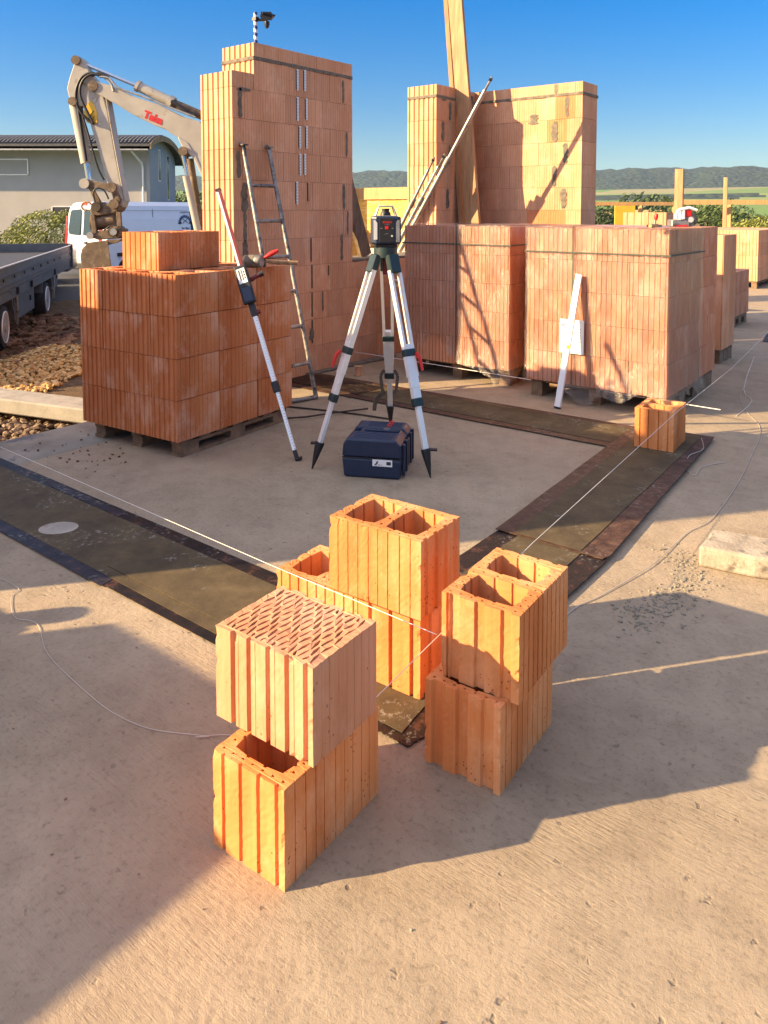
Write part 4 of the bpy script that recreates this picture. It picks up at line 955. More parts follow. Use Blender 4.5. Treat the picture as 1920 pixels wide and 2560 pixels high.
for x in (-.032, .038): lb('key', 'steel_old', x-.006, x+.006, -.088, -.0863, .118, .123)
MB().tube([(.034, -.0863, .073), (.034, -.091, .073)], .006, 10).build('screw', 'alu', t, local=True)
text('brand_print', 'BOSCH', .017, 'redtext', t, frame_m((.004, -.0868, .158), (1, 0, 0), (0, 0, 1)), .0004, .0004)
text('model_print', 'GRL 400 H', .007, 'steel', t, frame_m((.004, -.0868, .145), (1, 0, 0), (0, 0, 1)), .0003)
MB().tube([(-.012, -.0868, .083), (.0, -.0868, .087), (.012, -.0868, .087)], .001, 5).build('arc_print', 'steel', t, local=True)
m = MB(); m.tube([(0, 0, .195), (0, 0, .215), (0, 0, .232)], [.036, .032, .022], 18); m.tube([(0, 0, .232), (0, 0, .245)], .026, 18); m.build('rotor_head', 'black', t, local=True)
for y in (-.045, .045):
    MB().tube([(-.066, y, .195), (-.052, y, .235), (-.042, y, .258), (.042, y, .258), (.052, y, .235), (.066, y, .195)], .0065, 8).build('cage_bar', 'steel', t, local=True)
lb('cage_top', 'steel', -.045, .045, -.05, .05, .255, .264, .003)
lb('cage_base', 'steel', -.072, .072, -.055, .055, .194, .200, .002)
# tool case
t = thing('tool_case', 'navy blue plastic tool case with white sticker on the floor under the tripod', 'tool case', (-3.0, 3.40, 0), R(27))
Wc, Dc, Hc = .365, .415, .235
def csec(y0, y1, pts, mat='navy', nm='lid'):
    return MB().prism(pts, y0, y1, lambda x, z, y: (x, y, z)).build(nm, mat, t, bevel=.010, local=True, seg=3)
base = [(.012, 0), (Wc-.012, 0), (Wc, .12), (0, .12)]
MB().prism([(p[0], p[1]) for p in base][::-1], 0, Dc, lambda x, z, y: (x, y, z)).build('bottom_shell', 'navy', t, bevel=.014, local=True, seg=3)
lid = [(0, .124), (Wc, .124), (Wc-.006, .20), (Wc-.035, Hc), (.03, Hc), (.008, .20)]
MB().prism(lid[::-1], .0, .17, lambda x, z, y: (x, y, z)).build('lid', 'navy', t, bevel=.012, local=True, seg=3)
lid2 = [(.045, .124), (Wc-.004, .124), (Wc-.012, .20), (Wc-.045, Hc-.006), (.075, Hc-.006), (.05, .20)]
MB().prism(lid2[::-1], .165, .27, lambda x, z, y: (x, y, z)).build('lid_waist', 'navy', t, bevel=.010, local=True, seg=3)
MB().prism(lid[::-1], .265, Dc, lambda x, z, y: (x, y, z)).build('lid_rear', 'navy', t, bevel=.012, local=True, seg=3)
for y in (.03, .062, .094, .126): MB().box(.06, Wc-.06, y, y+.012, Hc-.003, Hc+.004).build('rib', 'navy', t, bevel=.003, local=True)
for y in (.19, .21, .23, .29, .32, .35, .38): MB().box(.10, Wc-.05, y, y+.009, Hc-.008, Hc+.004).build('rib', 'navy', t, bevel=.003, local=True)
for y in (.05, .14, .30, .38): MB().box(Wc-.004, Wc+.014, y-.012, y+.012, .01, .205).build('side_rib', 'navy', t, bevel=.004, local=True)
MB().box(Wc-.002, Wc+.010, .19, .25, .03, .19).build('handle', 'black', t, bevel=.004, local=True)
MB().box(.004, Wc-.004, -.003, .0, .119, .1255).build('lid_seam', 'black', t, local=True)
MB().box(.19, .31, -.0042, -.0022, .078, .118).build('sticker', 'paper', t, local=True)
sk = t.children[-1]
m = MB(); random.seed(2)
for k in range(4): m.tube([(.215+rr(-.012, .012), -.0048, .098+rr(-.012, .012)) for q in range(4)], .0012, 5)
m.box(.275, .302, -.0050, -.0043, .088, .108)
m.build('sticker_print', 'ink', sk, local=False if False else True)
for o_ in [sk.children[-1]] if sk.children else []: o_.parent = sk
text('sticker_text', 'GRL 400 H', .010, 'ink', sk, frame_m((.225, -.0046, .086), (1, 0, 0), (0, 0, 1)), .0003)
text('brand_print', 'BOSCH', .042, 'redtext', t, frame_m((.235, .345, Hc+.0050), (0, -1, 0), (1, 0, 0)), .0005, .0012)
text('brand_print', 'BOSCH', .030, 'redtext', t, frame_m((.262, .345, Hc+.0050), (0, -1, 0), (1, 0, 0)), .0004, .0008) if False else None
m = MB(); m.tube([(.235+.020*math.cos(a*math.pi/10), .225+.020*math.sin(a*math.pi/10), Hc+.0055) for a in range(21)], .0013, 5, False)
m.box(.221, .249, .2235, .2265, Hc+.0045, Hc+.006); m.box(.227, .243, .214, .216, Hc+.0045, Hc+.006); m.box(.227, .243, .234, .236, Hc+.0045, Hc+.006); m.build('round_emblem', 'steel', t, local=True)
# ================================================================== measuring staff with receiver
A = Vector((-3.414, 3.445, .0)); CT = Vector((-3.95, 3.50, 1.10)); d = (CT-A).normalized()
B = A+d*1.94
t = thing('measuring_staff', 'leaning measuring staff, silver scale below and red white rail above a laser receiver', 'measuring staff', (A.x, A.y, 0))
L_ = 1.0
MB().bar(A+d*.05, A+d*.50, .022, .026, -FH).build('lower_rail', 'alu_w', t, bevel=.001)
MB().bar(A+d*.48, A+d*1.10, .028, .032, -FH).build('upper_rail', 'alu_w', t, bevel=.001)
m = MB(); s = d.cross(-FH).normalized()
for k in range(52):
    p = A+d*(.08+.0195*k)-FH*(.0165 if k > 21 else .0135); m.bar(p+s*.000, p+s*(.008 if k % 5 else .012), .0025, .0008, -FH)
m.build('scale_print', 'ink', t)
MB().bar(A+d*.455, A+d*.53, .044, .046, -FH).build('slide_lock', 'black', t, bevel=.005)
m = MB(); m.bar(A, A+d*.07, .024, .028, -FH); m.bar(A+s*-.012+Vector((0, 0, .01)), A+s*.03+Vector((0, 0, .01)), .03, .016); m.build('foot', 'black', t, bevel=.002)
MB().bar(A+d*.985, A+d*1.13, .040, .040, -FH).build('clamp', 'black', t, bevel=.004)
MB().bar(A+d*1.10, B, .034, .018, -FH).build('mast', 'alu_w', t)
MB().bar(A+d*1.10+s*.010-FH*.011, B+s*.010-FH*.011, .020, .012, -FH).build('red_mast_strip', 'dred', t)
MB().bar(B-d*.012, B+d*.004, .038, .034, -FH).build('end_cap', 'black', t)
MB().tube([A+d*1.005+s*-.02, A+d*1.01+s*.045], [.016, .014], 10).build('red_knob', 'dred', t)
c = A+d*1.235; t2 = thing('laser_receiver', 'black laser receiver with small label clipped on the leaning staff', 'laser receiver', tuple(c))
k1 = c-FH*.035; 
MB().bar(k1-d*.15, k1+d*.125, .088, .034, -FH).build('housing', 'black', t2, bevel=.010, seg=3)
MB().bar(k1-d*.135-FH*.016, k1-d*.03-FH*.016, .066, .012, -FH).build('lower_face', 'navy', t2, bevel=.005)
lbp = MB().bar(k1+d*.00-FH*.0175, k1+d*.105-FH*.0175, .058, .003, -FH).build('face_label', 'paper', t2)
m = MB()
for q, w_ in ((.005, .006), (-.012, .009)): m.bar(k1+d*.02+s*q-FH*.0195, k1+d*.095+s*q-FH*.0195, w_, .001, -FH)
for q in (.03, .05, .07): m.bar(k1+d*q+s*.019-FH*.0195, k1+d*(q+.012)+s*.019-FH*.0195, .008, .001, -FH)
m.build('label_print', 'ink', t2)
sgn = 1 if s.dot(RT) > 0 else -1
MB().tube([c+s*sgn*.02-d*.0, c+s*sgn*.07+d*.012, c+s*sgn*.115+d*.02], [.017, .016, .017], 10).build('clamp_screw', 'dred', t2)
MB().tube([c+s*sgn*.105+d*.018, c+s*sgn*.135+d*.022], [.021, .020], 8).build('clamp_knob', 'black', t2)
# mallet and red tool on the pallet
TOP = .116+4*.2690+.001
t = thing('mallet', 'grey barrel headed mallet with wooden handle lying on the pallet stack', 'mallet', (-4.0, 3.66, TOP))
h0 = Vector((-4.10, 3.70, TOP+.045)); hd = RT*.93-FH*.36; hd.normalize()
hh = MB(); a = h0-hd*.075; b = h0+hd*.075
MB().tube([a, a+hd*.012, a+hd*.03], [.030, .040, .044], 20).build('head_end', 'tan', t)
MB().tube([a+hd*.03, a+hd*.10], .045, 20).build('head', 'mortar', t)
MB().tube([a+hd*.10, a+hd*.108, a+hd*.116, a+hd*.124, a+hd*.14, a+hd*.15], [.047, .043, .047, .044, .046, .038], 20).build('ribbed_cap', 'steel_old', t)
MB().tube([h0+hd*.06+FH*.04, h0+RT*.16+FH*.14+Vector((0, 0, -.02)), h0+RT*.30+FH*.17+Vector((0, 0, -.025))], [.014, .017, .016], 12).build('handle', 'wood', t)
t = thing('brick_hook', 'red handled tool standing up behind the mallet', 'hand tool', tuple(h0+hd*.10+FH*.05))
hk = h0+hd*.085+FH*.055
MB().tube([hk+Vector((0, 0, -.045)), hk+Vector((0, 0, .02))], .010, 8).build('stem', 'black', t)
MB().tube([hk+Vector((0, 0, .02)), hk+RT*.05+Vector((0, 0, .05)), hk+RT*.10+Vector((0, 0, .075))], [.010, .019, .012], 12).build('grip', 'red', t)
# ================================================================== spirit level and paper label at the right pack
t = thing('spirit_level', 'white aluminium spirit level leaning on the right wrapped pack', 'spirit level', (-2.655, 5.70, 0))
a, b = Vector((-2.675, 5.66, .004)), Vector((-2.600, 5.872, 1.075)); dd = (b-a).normalized()
MB().bar(a+dd*.012, b, .050, .024, (0, -1, 0)).build('body', 'alu_w', t, bevel=.002)
MB().bar(a, a+dd*.012, .052, .028, (0, -1, 0)).build('end_cap', 'black', t)
n_ = Vector((0, -1, .2)).normalized()
MB().tube([b-dd*.11+n_*.010, b-dd*.11+n_*.0145], .017, 18).build('plumb_vial', 'steel', t)
MB().tube([a+dd*.50+n_*.011+Vector((.013, 0, 0)), a+dd*.50+n_*.0155+Vector((.013, 0, 0))], .016, 18).build('level_vial', 'lime', t)
MB().tube([b-dd*.025+n_*.012, b-dd*.025+n_*.0142], .004, 8).build('hang_hole', 'ink', t)
MB().bar(b-dd*.11+n_*.0125-dd*.05, b-dd*.11+n_*.0125+dd*.05, .004, .002, (0, -1, 0)).build('groove', 'steel', t) if False else None
t = thing('paper_label', 'white printed pack label behind the spirit level', 'label', (-2.66, 5.884, .62))
MB().box(-2.765, -2.555, 5.878, 5.881, .42, .70).build('sheet', 'paper', t)
lines = (('EDER', .035, -2.72, .675), ('PFZ', .036, -2.725, .645), ('0', .03, -2.585, .645))
text('print_line', 'TER', .030, 'steel_old', t, frame_m((-2.728-t.location.x, 5.8772-t.location.y, .678-t.location.z), (1, 0, 0), (0, 0, 1)), .0003)
text('print_line', 'PFZ', .032, 'ink', t, frame_m((-2.728-t.location.x, 5.8772-t.location.y, .645-t.location.z), (1, 0, 0), (0, 0, 1)), .0003, .0008)
m = MB()
for k in range(7): m.box(-2.75, -2.70, 5.8768, 5.8775, .60-.02*k, .606-.02*k); m.box(-2.61, -2.58, 5.8768, 5.8775, .62-.025*k, .626-.025*k)
m.build('small_print', 'steel_old', t)
# tools on the right pack
zt = RT2+.02
P0 = CW(atpx(1705, 5.9), 5.9, zt); t = thing('cutting_saw', 'small red and white petrol cut-off saw standing on the right wrapped pack', 'saw', tuple(P0), R(TH))
MB().prism([(-.10+.0, 0), (.04, 0), (.04, .055), (-.10, .055)], -.05, .05, lambda x, z, y: (x, y, z)).build('guard_box', 'steel', t, bevel=.008, local=True)
MB().tube([(-.065, -.05, .06), (-.065, -.05, .10), (-.04, -.05, .13), (.03, -.05, .145), (.09, -.05, .125)], .013, 10).build('handle', 'paper', t, local=True)
MB().box(-.025, .0, -.06, .06, .055, .135).build('white_housing', 'white', t, bevel=.006, local=True)
MB().box(.002, .055, -.055, .06, .075, .135).build('red_housing', 'red', t, bevel=.008, local=True)
MB().tube([(.045, -.045, .055), (.045, -.030, .055)], .055, 28).build('blade', 'steel_old', t, local=True)
MB().tube([(.045, -.052, .055), (.045, -.046, .055)], .022, 16).build('flange', 'alu', t, local=True)
MB().box(.0, .06, -.02, .05, .0, .075).build('engine', 'black', t, bevel=.006, local=True)
MB().box(-.08, .02, -.075, -.055, .0, .014).build('red_base', 'red', t, bevel=.003, local=True)
P0 = CW(atpx(1640, 5.35), 5.35, zt+.006); t = thing('trowel', 'trowel with a yellow wooden handle poking over the edge of the right pack', 'trowel', tuple(P0), R(TH))
MB().tube([(-.06, -.05, .012), (-.03, -.02, .012), (.02, .03, .016)], [.013, .014, .010], 12).build('handle', 'wood_y', t, local=True)
MB().prism([(.0, .0), (.12, .03), (.11, .12), (-.01, .08)], .008, .011).build('blade', 'steel', t, local=True)
P0 = CW(atpx(1637, 5.8), 5.8, zt); t = thing('hammer', 'small hammer with orange head end upright on the right pack', 'hammer', tuple(P0), R(TH))
MB().tube([(0, 0, 0), (.0, 0, .05), (.012, 0, .09)], [.008, .008, .006], 10).build('shaft', 'steel_old', t, local=True)
MB().tube([(.004, 0, .05), (.008, 0, .08), (.012, 0, .10)], [.010, .016, .010], 10).build('grip', 'red', t, local=True)
MB().box(-.06, .05, -.01, .01, 0, .018).build('head', 'black', t, bevel=.002, local=True)
o = MB().bar(CW(atpx(1735, 6.1), 6.1, zt+.01), CW(atpx(1755, 6.0), 6.0, zt+.01), .03, .018).build('sanding_block', 'bark', loc=tuple(CW(atpx(1745, 6.05), 6.05, zt))); tag(o, 'small dark block lying beside the saw on the right pack', 'block')
# ================================================================== strings
def cord(name, label, pts, r, mat, grp=None, sub=6):
    pts = [Vector(p) for p in pts]; P = []
    for i in range(len(pts)-1):
        a, b, c, d_ = pts[max(i-1, 0)], pts[i], pts[i+1], pts[min(i+2, len(pts)-1)]
        for k in range(sub if len(pts) > 2 else 1):
            u = k/sub; P.append(.5*((2*b)+(c-a)*u+(2*a-5*b+4*c-d_)*u*u+(3*b-a-3*c+d_)*u**3))
    P.append(pts[-1])
    o = MB().tube(P, r, 6).build(name, mat, loc=pts[0]); tag(o, label, 'string', grp); return o
cord('string', 'taut white mason line from the left edge over the low brick to the right stack', [(-6.4, 2.28, .11), (-2.03, 1.932, .275), (-1.222, 1.80, .362)], .0012, 'string', sub=1)
cord('string', 'taut thin line running from the far right past the small brick to the front stacks', [(-1.30, 1.50, .22), (-1.40, 2.75, .255), (-1.545, 5.06, .29), (-1.60, 6.6, .31), (-1.85, 9.5, .30)], .0013, 'string', sub=1)
cord('string', 'pale straight line held low in front of the wrapped pallets', [(-5.16, 6.05, .12), (-1.53, 6.037, .10)], .0035, 'string')
cord('string', 'loose grey string snaking along the floor at the right', [(-1.955, 9.043, .004), (-1.643, 7.127, .004), (-1.45, 6.5, .004), (-1.28, 6.131, .004), (-1.20, 5.75, .004), (-1.174, 5.511, .004), (-1.10, 4.8, .004), (-1.066, 4.119, .004), (-1.115, 3.83, .004), (-1.13, 3.4, .008), (-1.20, 3.0, .004), (-1.249, 2.757, .004), (-1.20, 2.2, .004)], .0018, 'string_g')
cord('string', 'loose pale string curling over the floor at the left', [(-3.55, 1.50, .004), (-3.319, 1.517, .004), (-3.16, 1.52, .004), (-3.119, 1.47, .004), (-2.95, 1.40, .004), (-2.829, 1.428, .004), (-2.60, 1.35, .004), (-2.282, 1.316, .004), (-2.117, 1.313, .004), (-1.97, 1.34, .004), (-1.842, 1.407, .004), (-1.80, 1.43, .004), (-1.83, 1.40, .006), (-1.764, 1.468, .004), (-1.68, 1.50, .004)], .0011, 'string_g')
cord('string', 'two ended thin thread fanning out on the slab beyond the small brick', [(-1.95, 9.0, .004), (-1.66, 7.3, .004), (-1.5, 6.9, .004), (-1.48, 6.3, .004)], .0022, 'string', sub=3)
cord('string', 'small loop of loose thread at the corner of the brown bordered sheet', [(-1.50, 5.45, .028), (-1.42, 5.2, .028), (-1.45, 5.0, .028), (-1.40, 4.8, .006), (-1.33, 4.72, .006), (-1.34, 4.9, .006), (-1.25, 5.1, .006)], .002, 'string_g')
# bobbin
t = thing('bobbin', 'small wooden string bobbin on the floor beside the wall niche', 'bobbin', (-4.74, 5.62, 0))
MB().tube([(-4.74, 5.62, .001), (-4.74, 5.62, .010)], .042, 20).build('flange', 'tan', t); MB().tube([(-4.74, 5.62, .010), (-4.74, 5.62, .085)], .028, 20).build('core', 'clay_pale', t); MB().tube([(-4.74, 5.62, .085), (-4.74, 5.62, .094)], .042, 20).build('flange', 'tan', t)
# pebbles and chips on the slab
random.seed(77)
M['chip'] = pm('clay_chip', (.10, .06, .04), (.28, .17, .11), (.40, .30, .24))
def chip():
    while 1:
        p = (rr(-5.0, .4), rr(.9, 6), .002)
        if rr(0, 1) < .5 or p[1] < 3: return p
pebbles('stone_chips', 260, chip, .0015, .0045, 'chip', 'tiny clay chips and grit scattered on the slab')
def soilc(): return (-4.6+random.gauss(0, .25), 2.75+random.gauss(0, .2), .004)
pebbles('soil_crumbs', 40, soilc, .004, .010, 'clod', 'soil crumbs dropped on the slab near the unwrapped stack')
# ================================================================== excavator
SX = 1918/13.0
def ex(cx, cy): return ((cx*.3376-960)/SX, 1.6+(525-(100+.3376*cy))/SX)
def sc_(q, y): k = (13.0+y)/13.0; return (q[0]*k, 1.6+(q[1]-1.6)*k)
t = thing('excavator', 'pale grey excavator arm with muddy tilting bucket raised behind the pallet stack', 'excavator', tuple(CW(0, 13, 0)), R(TH))
def plate(nm, pts, y0, y1, mat='exc', b=.012, par=None):
    q = [sc_(ex(*p), y0) for p in pts]
    ar = sum(q[i][0]*q[(i+1) % len(q)][1]-q[(i+1) % len(q)][0]*q[i][1] for i in range(len(q)))
    if ar < 0: q = q[::-1]
    q = q[::-1]
    o = MB().prism(q, y0, y1, lambda x, z, y: (x, y, z)).build(nm, mat, None, bevel=b, local=True); o.parent = par or t; return o
def cyl(nm, a, b, r, mat='exc', y=0, par=None, n=16, r2=None):
    a, b = ex(*a), ex(*b); o = MB().tube([(a[0], y, a[1]), (b[0], y, b[1])], [r, r2 or r], n).build(nm, mat, None, local=True); o.parent = par or t; return o
def pin(p, r, w_=.2, mat='muddy', par=None, nm='pin'):
    a = ex(*p); o = MB().tube([(a[0], -w_, a[1]), (a[0], w_, a[1])], r, 18).build(nm, mat, None, local=True); o.parent = par or t; return o
stick = plate('stick', [(588, 165), (605, 150), (635, 152), (655, 175), (668, 205), (695, 262), (745, 325), (770, 370), (790, 440), (815, 540), (860, 830), (905, 1090), (928, 1205), (915, 1240), (880, 1235), (850, 1190), (800, 1055), (752, 860), (690, 640), (640, 500), (600, 500), (555, 488), (535, 430), (522, 370), (540, 300)], -.11, .11)
plate('wear_strip', [(770, 372), (800, 440), (862, 830), (905, 1090), (925, 1200), (935, 1195), (914, 1085), (872, 830), (812, 436)], -.125, .125, par=stick)
plate('side_stain', [(690, 420), (745, 425), (730, 470), (700, 480)], -.118, -.108, 'exc', 0, stick)
boom = plate('boom', [(712, 345), (735, 318), (790, 335), (850, 350), (1000, 425), (1200, 490), (1370, 575), (1490, 610), (1620, 720), (1780, 1000), (1900, 1400), (1780, 1450), (1600, 1150), (1500, 1010), (1440, 880), (1360, 800), (1330, 730), (1240, 670), (1160, 640), (1000, 560), (890, 490), (850, 470), (800, 440), (735, 405), (712, 380)], -.15, .15)
plate('boom_rib', [(1360, 800), (1440, 880), (1500, 1010), (1520, 1000), (1460, 860), (1400, 760), (1330, 715), (1330, 735)], -.16, .16, par=boom)
pin((737, 363), .085, .17, 'muddy'); pin((615, 177), .075, .15); pin((585, 472), .075, .15); pin((1385, 832), .075, .19)
rodp = cyl('bucket_rod', (655, 195), (1040, 355), .030, 'rod'); cyl('stick_cylinder', (1035, 352), (1300, 475), .085); cyl('cylinder_band', (1270, 455), (1300, 475), .10, 'exc'); cyl('cylinder_tail', (1290, 475), (1560, 590), .075, 'muddy')
cyl('gland', (1035, 350), (1055, 360), .10)
cyl('bucket_cylinder', (583, 480), (652, 915), .105, 'exc', 0, None, 20, .09); cyl('bucket_rod', (650, 910), (668, 1040), .045, 'rod'); cyl('hose_pipe', (618, 520), (668, 900), .025, 'black', -.10)
for y in (-.14, .14):
    plate('link_arm', [(642, 1050), (660, 1035), (850, 1075), (865, 1095), (850, 1115), (670, 1092)], y-.03, y+.03, 'muddy', .006)
    plate('link_bar', [(655, 1080), (690, 1085), (762, 1215), (735, 1245), (715, 1225)], y-.02, y+.02, 'muddy', .006)
pin((662, 1066), .085, .19, 'exc'); pin((855, 1095), .085, .18, 'muddy'); pin((745, 1235), .08, .20, 'bark'); pin((875, 1215), .08, .19, 'muddy')
plate('stick_foot', [(830, 1100), (870, 1110), (905, 1180), (885, 1240), (850, 1215), (838, 1160)], -.13, .13, 'muddy', .01)
tl = plate('tilt_head', [(665, 1245), (700, 1225), (760, 1212), (860, 1195), (900, 1230), (885, 1260), (850, 1285), (690, 1310), (672, 1280)], -.16, .16, 'muddy', .02)
m = MB(); a = ex(655, 1232); m.tube([(a[0]+.085*math.cos(q)-.0, -.05, a[1]+.07*math.sin(q)) for q in [math.pi*(.15+.12*i) for i in range(12)]], .018, 8); o = m.build('lifting_hook', 'wood', None, local=True); o.parent = t
o = cyl('tilt_cylinder', (710, 1350), (860, 1325), .14, 'muddy'); cyl('tilt_cylinder_cap', (690, 1350), (712, 1350), .16, 'muddy')
for y in (-.15, .15):
    plate('hanger', [(672, 1290), (700, 1290), (715, 1420), (700, 1440), (682, 1430)], y-.03, y+.03, 'muddy', .006); plate('hanger', [(862, 1270), (895, 1275), (900, 1400), (870, 1405)], y-.03, y+.03, 'muddy', .006)
plate('quick_coupler', [(678, 1430), (700, 1415), (850, 1395), (905, 1400), (895, 1455), (870, 1470), (720, 1480), (690, 1468)], -.17, .17, 'muddy', .015)
pin((697, 1445), .06, .2, 'steel'); pin((868, 1418), .06, .2, 'steel'); pin((868, 1418), .10, .17, 'muddy')
# bucket: open shell, curved back on the left, mouth on the right
bo = [(905, 1470), (830, 1485), (720, 1490), (650, 1500), (605, 1545), (590, 1600), (597, 1670), (640, 1750), (720, 1800), (830, 1820)]
bi = [(825, 1812), (728, 1790), (655, 1740), (612, 1665), (606, 1602), (620, 1552), (658, 1512), (722, 1503), (832, 1497), (905, 1482)]
bk = plate('bucket_shell', bo+bi, -.45, .45, 'muddy', 0)
for y in (-.46, .44): plate('bucket_side', [(905, 1470), (860, 1478), (720, 1490), (650, 1500), (605, 1545), (590, 1600), (597, 1670), (640, 1750), (720, 1800), (830, 1820), (795, 1520), (870, 1500)], y, y+.03, 'muddy', .004, bk)
for y in (-.475, .46): plate('cutting_edge', [(728, 1490), (795, 1490), (835, 1820), (785, 1825)], y, y+.02, 'muddy', .003, bk)
# hoses
def hose(pts, y=-.13, r=.022, mat='black'):
    q = [Vector((ex(*p)[0], y, ex(*p)[1])) for p in pts]; P = []
    for i in range(len(q)-1):
        a, b, c, d_ = q[max(i-1, 0)], q[i], q[i+1], q[min(i+2, len(q)-1)]
        for k in range(5): u = k/5; P.append(.5*((2*b)+(c-a)*u+(2*a-5*b+4*c-d_)*u*u+(3*b-a-3*c+d_)*u**3))
    P.append(q[-1]); o = MB().tube(P, r, 8).build('hose', mat, None, local=True); o.parent = t
hose([(780, 285), (720, 268), (655, 300), (618, 370), (608, 440), (620, 510), (665, 580), (735, 635)]); hose([(800, 290), (735, 280), (680, 310), (648, 370), (648, 440), (680, 520), (735, 630)], -.16)
hose([(775, 290), (820, 300), (870, 350), (885, 400)], -.15, .02, 'steel'); hose([(790, 300), (860, 310), (930, 380), (1100, 440), (1300, 520), (1480, 590)], -.17, .018, 'steel'); hose([(730, 290), (780, 270), (850, 300)], -.13)
hose([(655, 580), (690, 700), (720, 820), (760, 960), (800, 1040)], -.13, .018); hose([(740, 1200), (730, 1130), (760, 1100), (810, 1120), (840, 1180)], -.19, .014); hose([(800, 1410), (840, 1380), (890, 1370)], -.2, .012); hose([(1300, 470), (1350, 500), (1420, 560), (1470, 575)], -.12, .03)
a = ex(712, 565)
m = MB(); m.prism(blob(0, 0, .16, 9, 1.3), 0, .006, lambda x, z, y: (a[0]+x*.8-.0, -.118+y, a[1]+z)); o = m.build('yellow_warning_sticker', 'osb_w', None, local=True); o.parent = stick
m = MB(); m.bar((a[0]-.05, -.120, a[1]-.08), (a[0]+.05, -.120, a[1]+.06), .03, .004); m.bar((a[0]+.02, -.120, a[1]-.12), (a[0]+.06, -.120, a[1]-.02), .02, .004); o = m.build('sticker_print', 'ink', None, local=True); o.parent = stick
a = ex(1170, 592); text('arm_lettering', 'Taka', .17, 'redtext', boom, frame_m((a[0], -.152, a[1]), (1, 0, -.42), (.42, 0, 1)), .002, .010)
# boom cylinders and machine body hidden behind the tower
for y in (-.10, .10):
    cyl('boom_rod', (1375, 850), (1440, 1180), .035, 'rod' if y < 0 else 'muddy', y); cyl('boom_cylinder', (1405, 880) if y > 0 else (1395, 1010), (1490, 1480), .06, 'muddy' if y > 0 else 'exc', y)
MB().box(-2.75, -.75, -.9, 1.0, .35, 1.2).build('upper_body', 'exc', t, bevel=.05, local=True)
MB().box(-1.9, -.85, -.85, .05, 1.2, 2.4).build('cab', 'glass', t, bevel=.05, local=True)
for y in (-1.1, .7): MB().prism([(-2.8, -.35), (-.9, -.35), (-.75, -.1), (-.9, .3), (-2.8, .3), (-2.95, -.1)], y, y+.4, lambda x, z, y_: (x, y_, z)).build('track', 'rubber', t, bevel=.03, local=True)
# ================================================================== van (local: x across, y along, rear face at y = 0)
t = thing('delivery_van', 'white delivery van with dark rear windows parked behind the excavator bucket', 'van', (-21.35, 11.95, -.42))
Wv, Lv, Hv = 1.88, 4.9, 2.26
def vb(n, mt, x0, x1, y0, y1, z0, z1, b=.0, par=None, seg=2): return MB().box(x0, x1, y0, y1, z0, z1).build(n, mt, par or t, bevel=b, local=True, seg=seg)
sec = [(0, .38), (Wv, .38), (Wv+.0, 1.25), (Wv-.05, 1.75), (Wv-.13, 2.14), (Wv-.26, Hv), (.26, Hv), (.13, 2.14), (.05, 1.75), (0, 1.25)]
def vsec(y): 
    k = 0 if y > .25 else (.25-y)/.25
    return [((p[0]-Wv/2)*(1-.05*k*k)+Wv/2, p[1]-(.07*k*k if p[1] > 2 else 0)) for p in sec]
m = MB(); ys = [0, .06, .14, .3, 3.0, 3.35]; vs = []
for y in ys: vs += [(p[0], y+.10*max(0, p[1]-1.2)/1.06*(1 if y < .5 else 0), p[1]) for p in vsec(y)]
fr = [(Wv/2+(p[0]-Wv/2)*.9, 4.0, min(p[1], 1.35)) for p in sec]; fr2 = [(Wv/2+(p[0]-Wv/2)*.85, 4.85, min(p[1], 1.05)) for p in sec]; vs += fr+fr2; n = len(sec)
fs = [(k*n+i, k*n+(i+1) % n, (k+1)*n+(i+1) % n, (k+1)*n+i) for k in range(len(ys)+1) for i in range(n)]
m.add(vs, fs+[tuple(range(n-1, -1, -1)), tuple(range((len(ys)+1)*n, (len(ys)+2)*n))]); body = m.build('body', 'vanwhite', t, bevel=.02, local=True, seg=2)
def rear(nm, pts, mt, d=.012, par=None): return MB().prism(pts, -d, .0, lambda x, z, y: (x, y+.10*max(0, z-1.2)/1.06-.006, z)).build(nm, mt, par or t, bevel=.004, local=True)
dl = rear('rear_door', [(.10, .66), (.93, .66), (.93, 2.12), (.20, 2.12), (.12, 1.9)], 'vanwhite', .01); dr = rear('rear_door', [(.95, .66), (1.78, .66), (1.76, 1.9), (1.68, 2.12), (.95, 2.12)], 'vanwhite', .01)
rear('door_window', [(.24, 1.32), (.80, 1.30), (.82, 1.36), (.84, 2.0), (.78, 2.05), (.30, 2.02), (.24, 1.95), (.18, 1.45)], 'glass', .022, dl); rear('door_window', [(.98, 1.30), (1.62, 1.32), (1.70, 1.45), (1.64, 1.95), (1.56, 2.02), (1.02, 2.05), (.98, 1.98)], 'glass', .022, dr)
rear('door_handle', [(1.02, 1.10), (1.20, 1.12), (1.16, 1.05), (1.06, 1.05)], 'black', .035, dr); rear('badge', [(.28, .95), (.33, 1.01), (.38, .95), (.33, .98)], 'steel', .016, dl); rear('badge', [(.28, .89), (.33, .95), (.38, .89), (.33, .92)], 'steel', .016, dl)
for x in (.0, 1.80): rear('tail_light', [(x, .82), (x+.08, .82), (x+.10, 1.3), (x+.08, 1.85), (x+.02, 1.85), (x-.0, 1.3)], 'red', .02)
rear('high_brake_light', [(.80, 2.15), (1.08, 2.15), (1.08, 2.22), (.80, 2.22)], 'red', .02)
vb('bumper', 'black', -.02, Wv+.02, -.16, .1, .32, .52, .03); vb('bumper_top', 'vanwhite', .02, Wv-.02, -.13, .05, .50, .66, .03)
pl = vb('number_plate', 'paper', .18, .70, -.150, -.142, .53, .65); MB().box(.18, .225, -.153, -.149, .53, .65).build('blue_band', 'bluetext', pl, local=True)
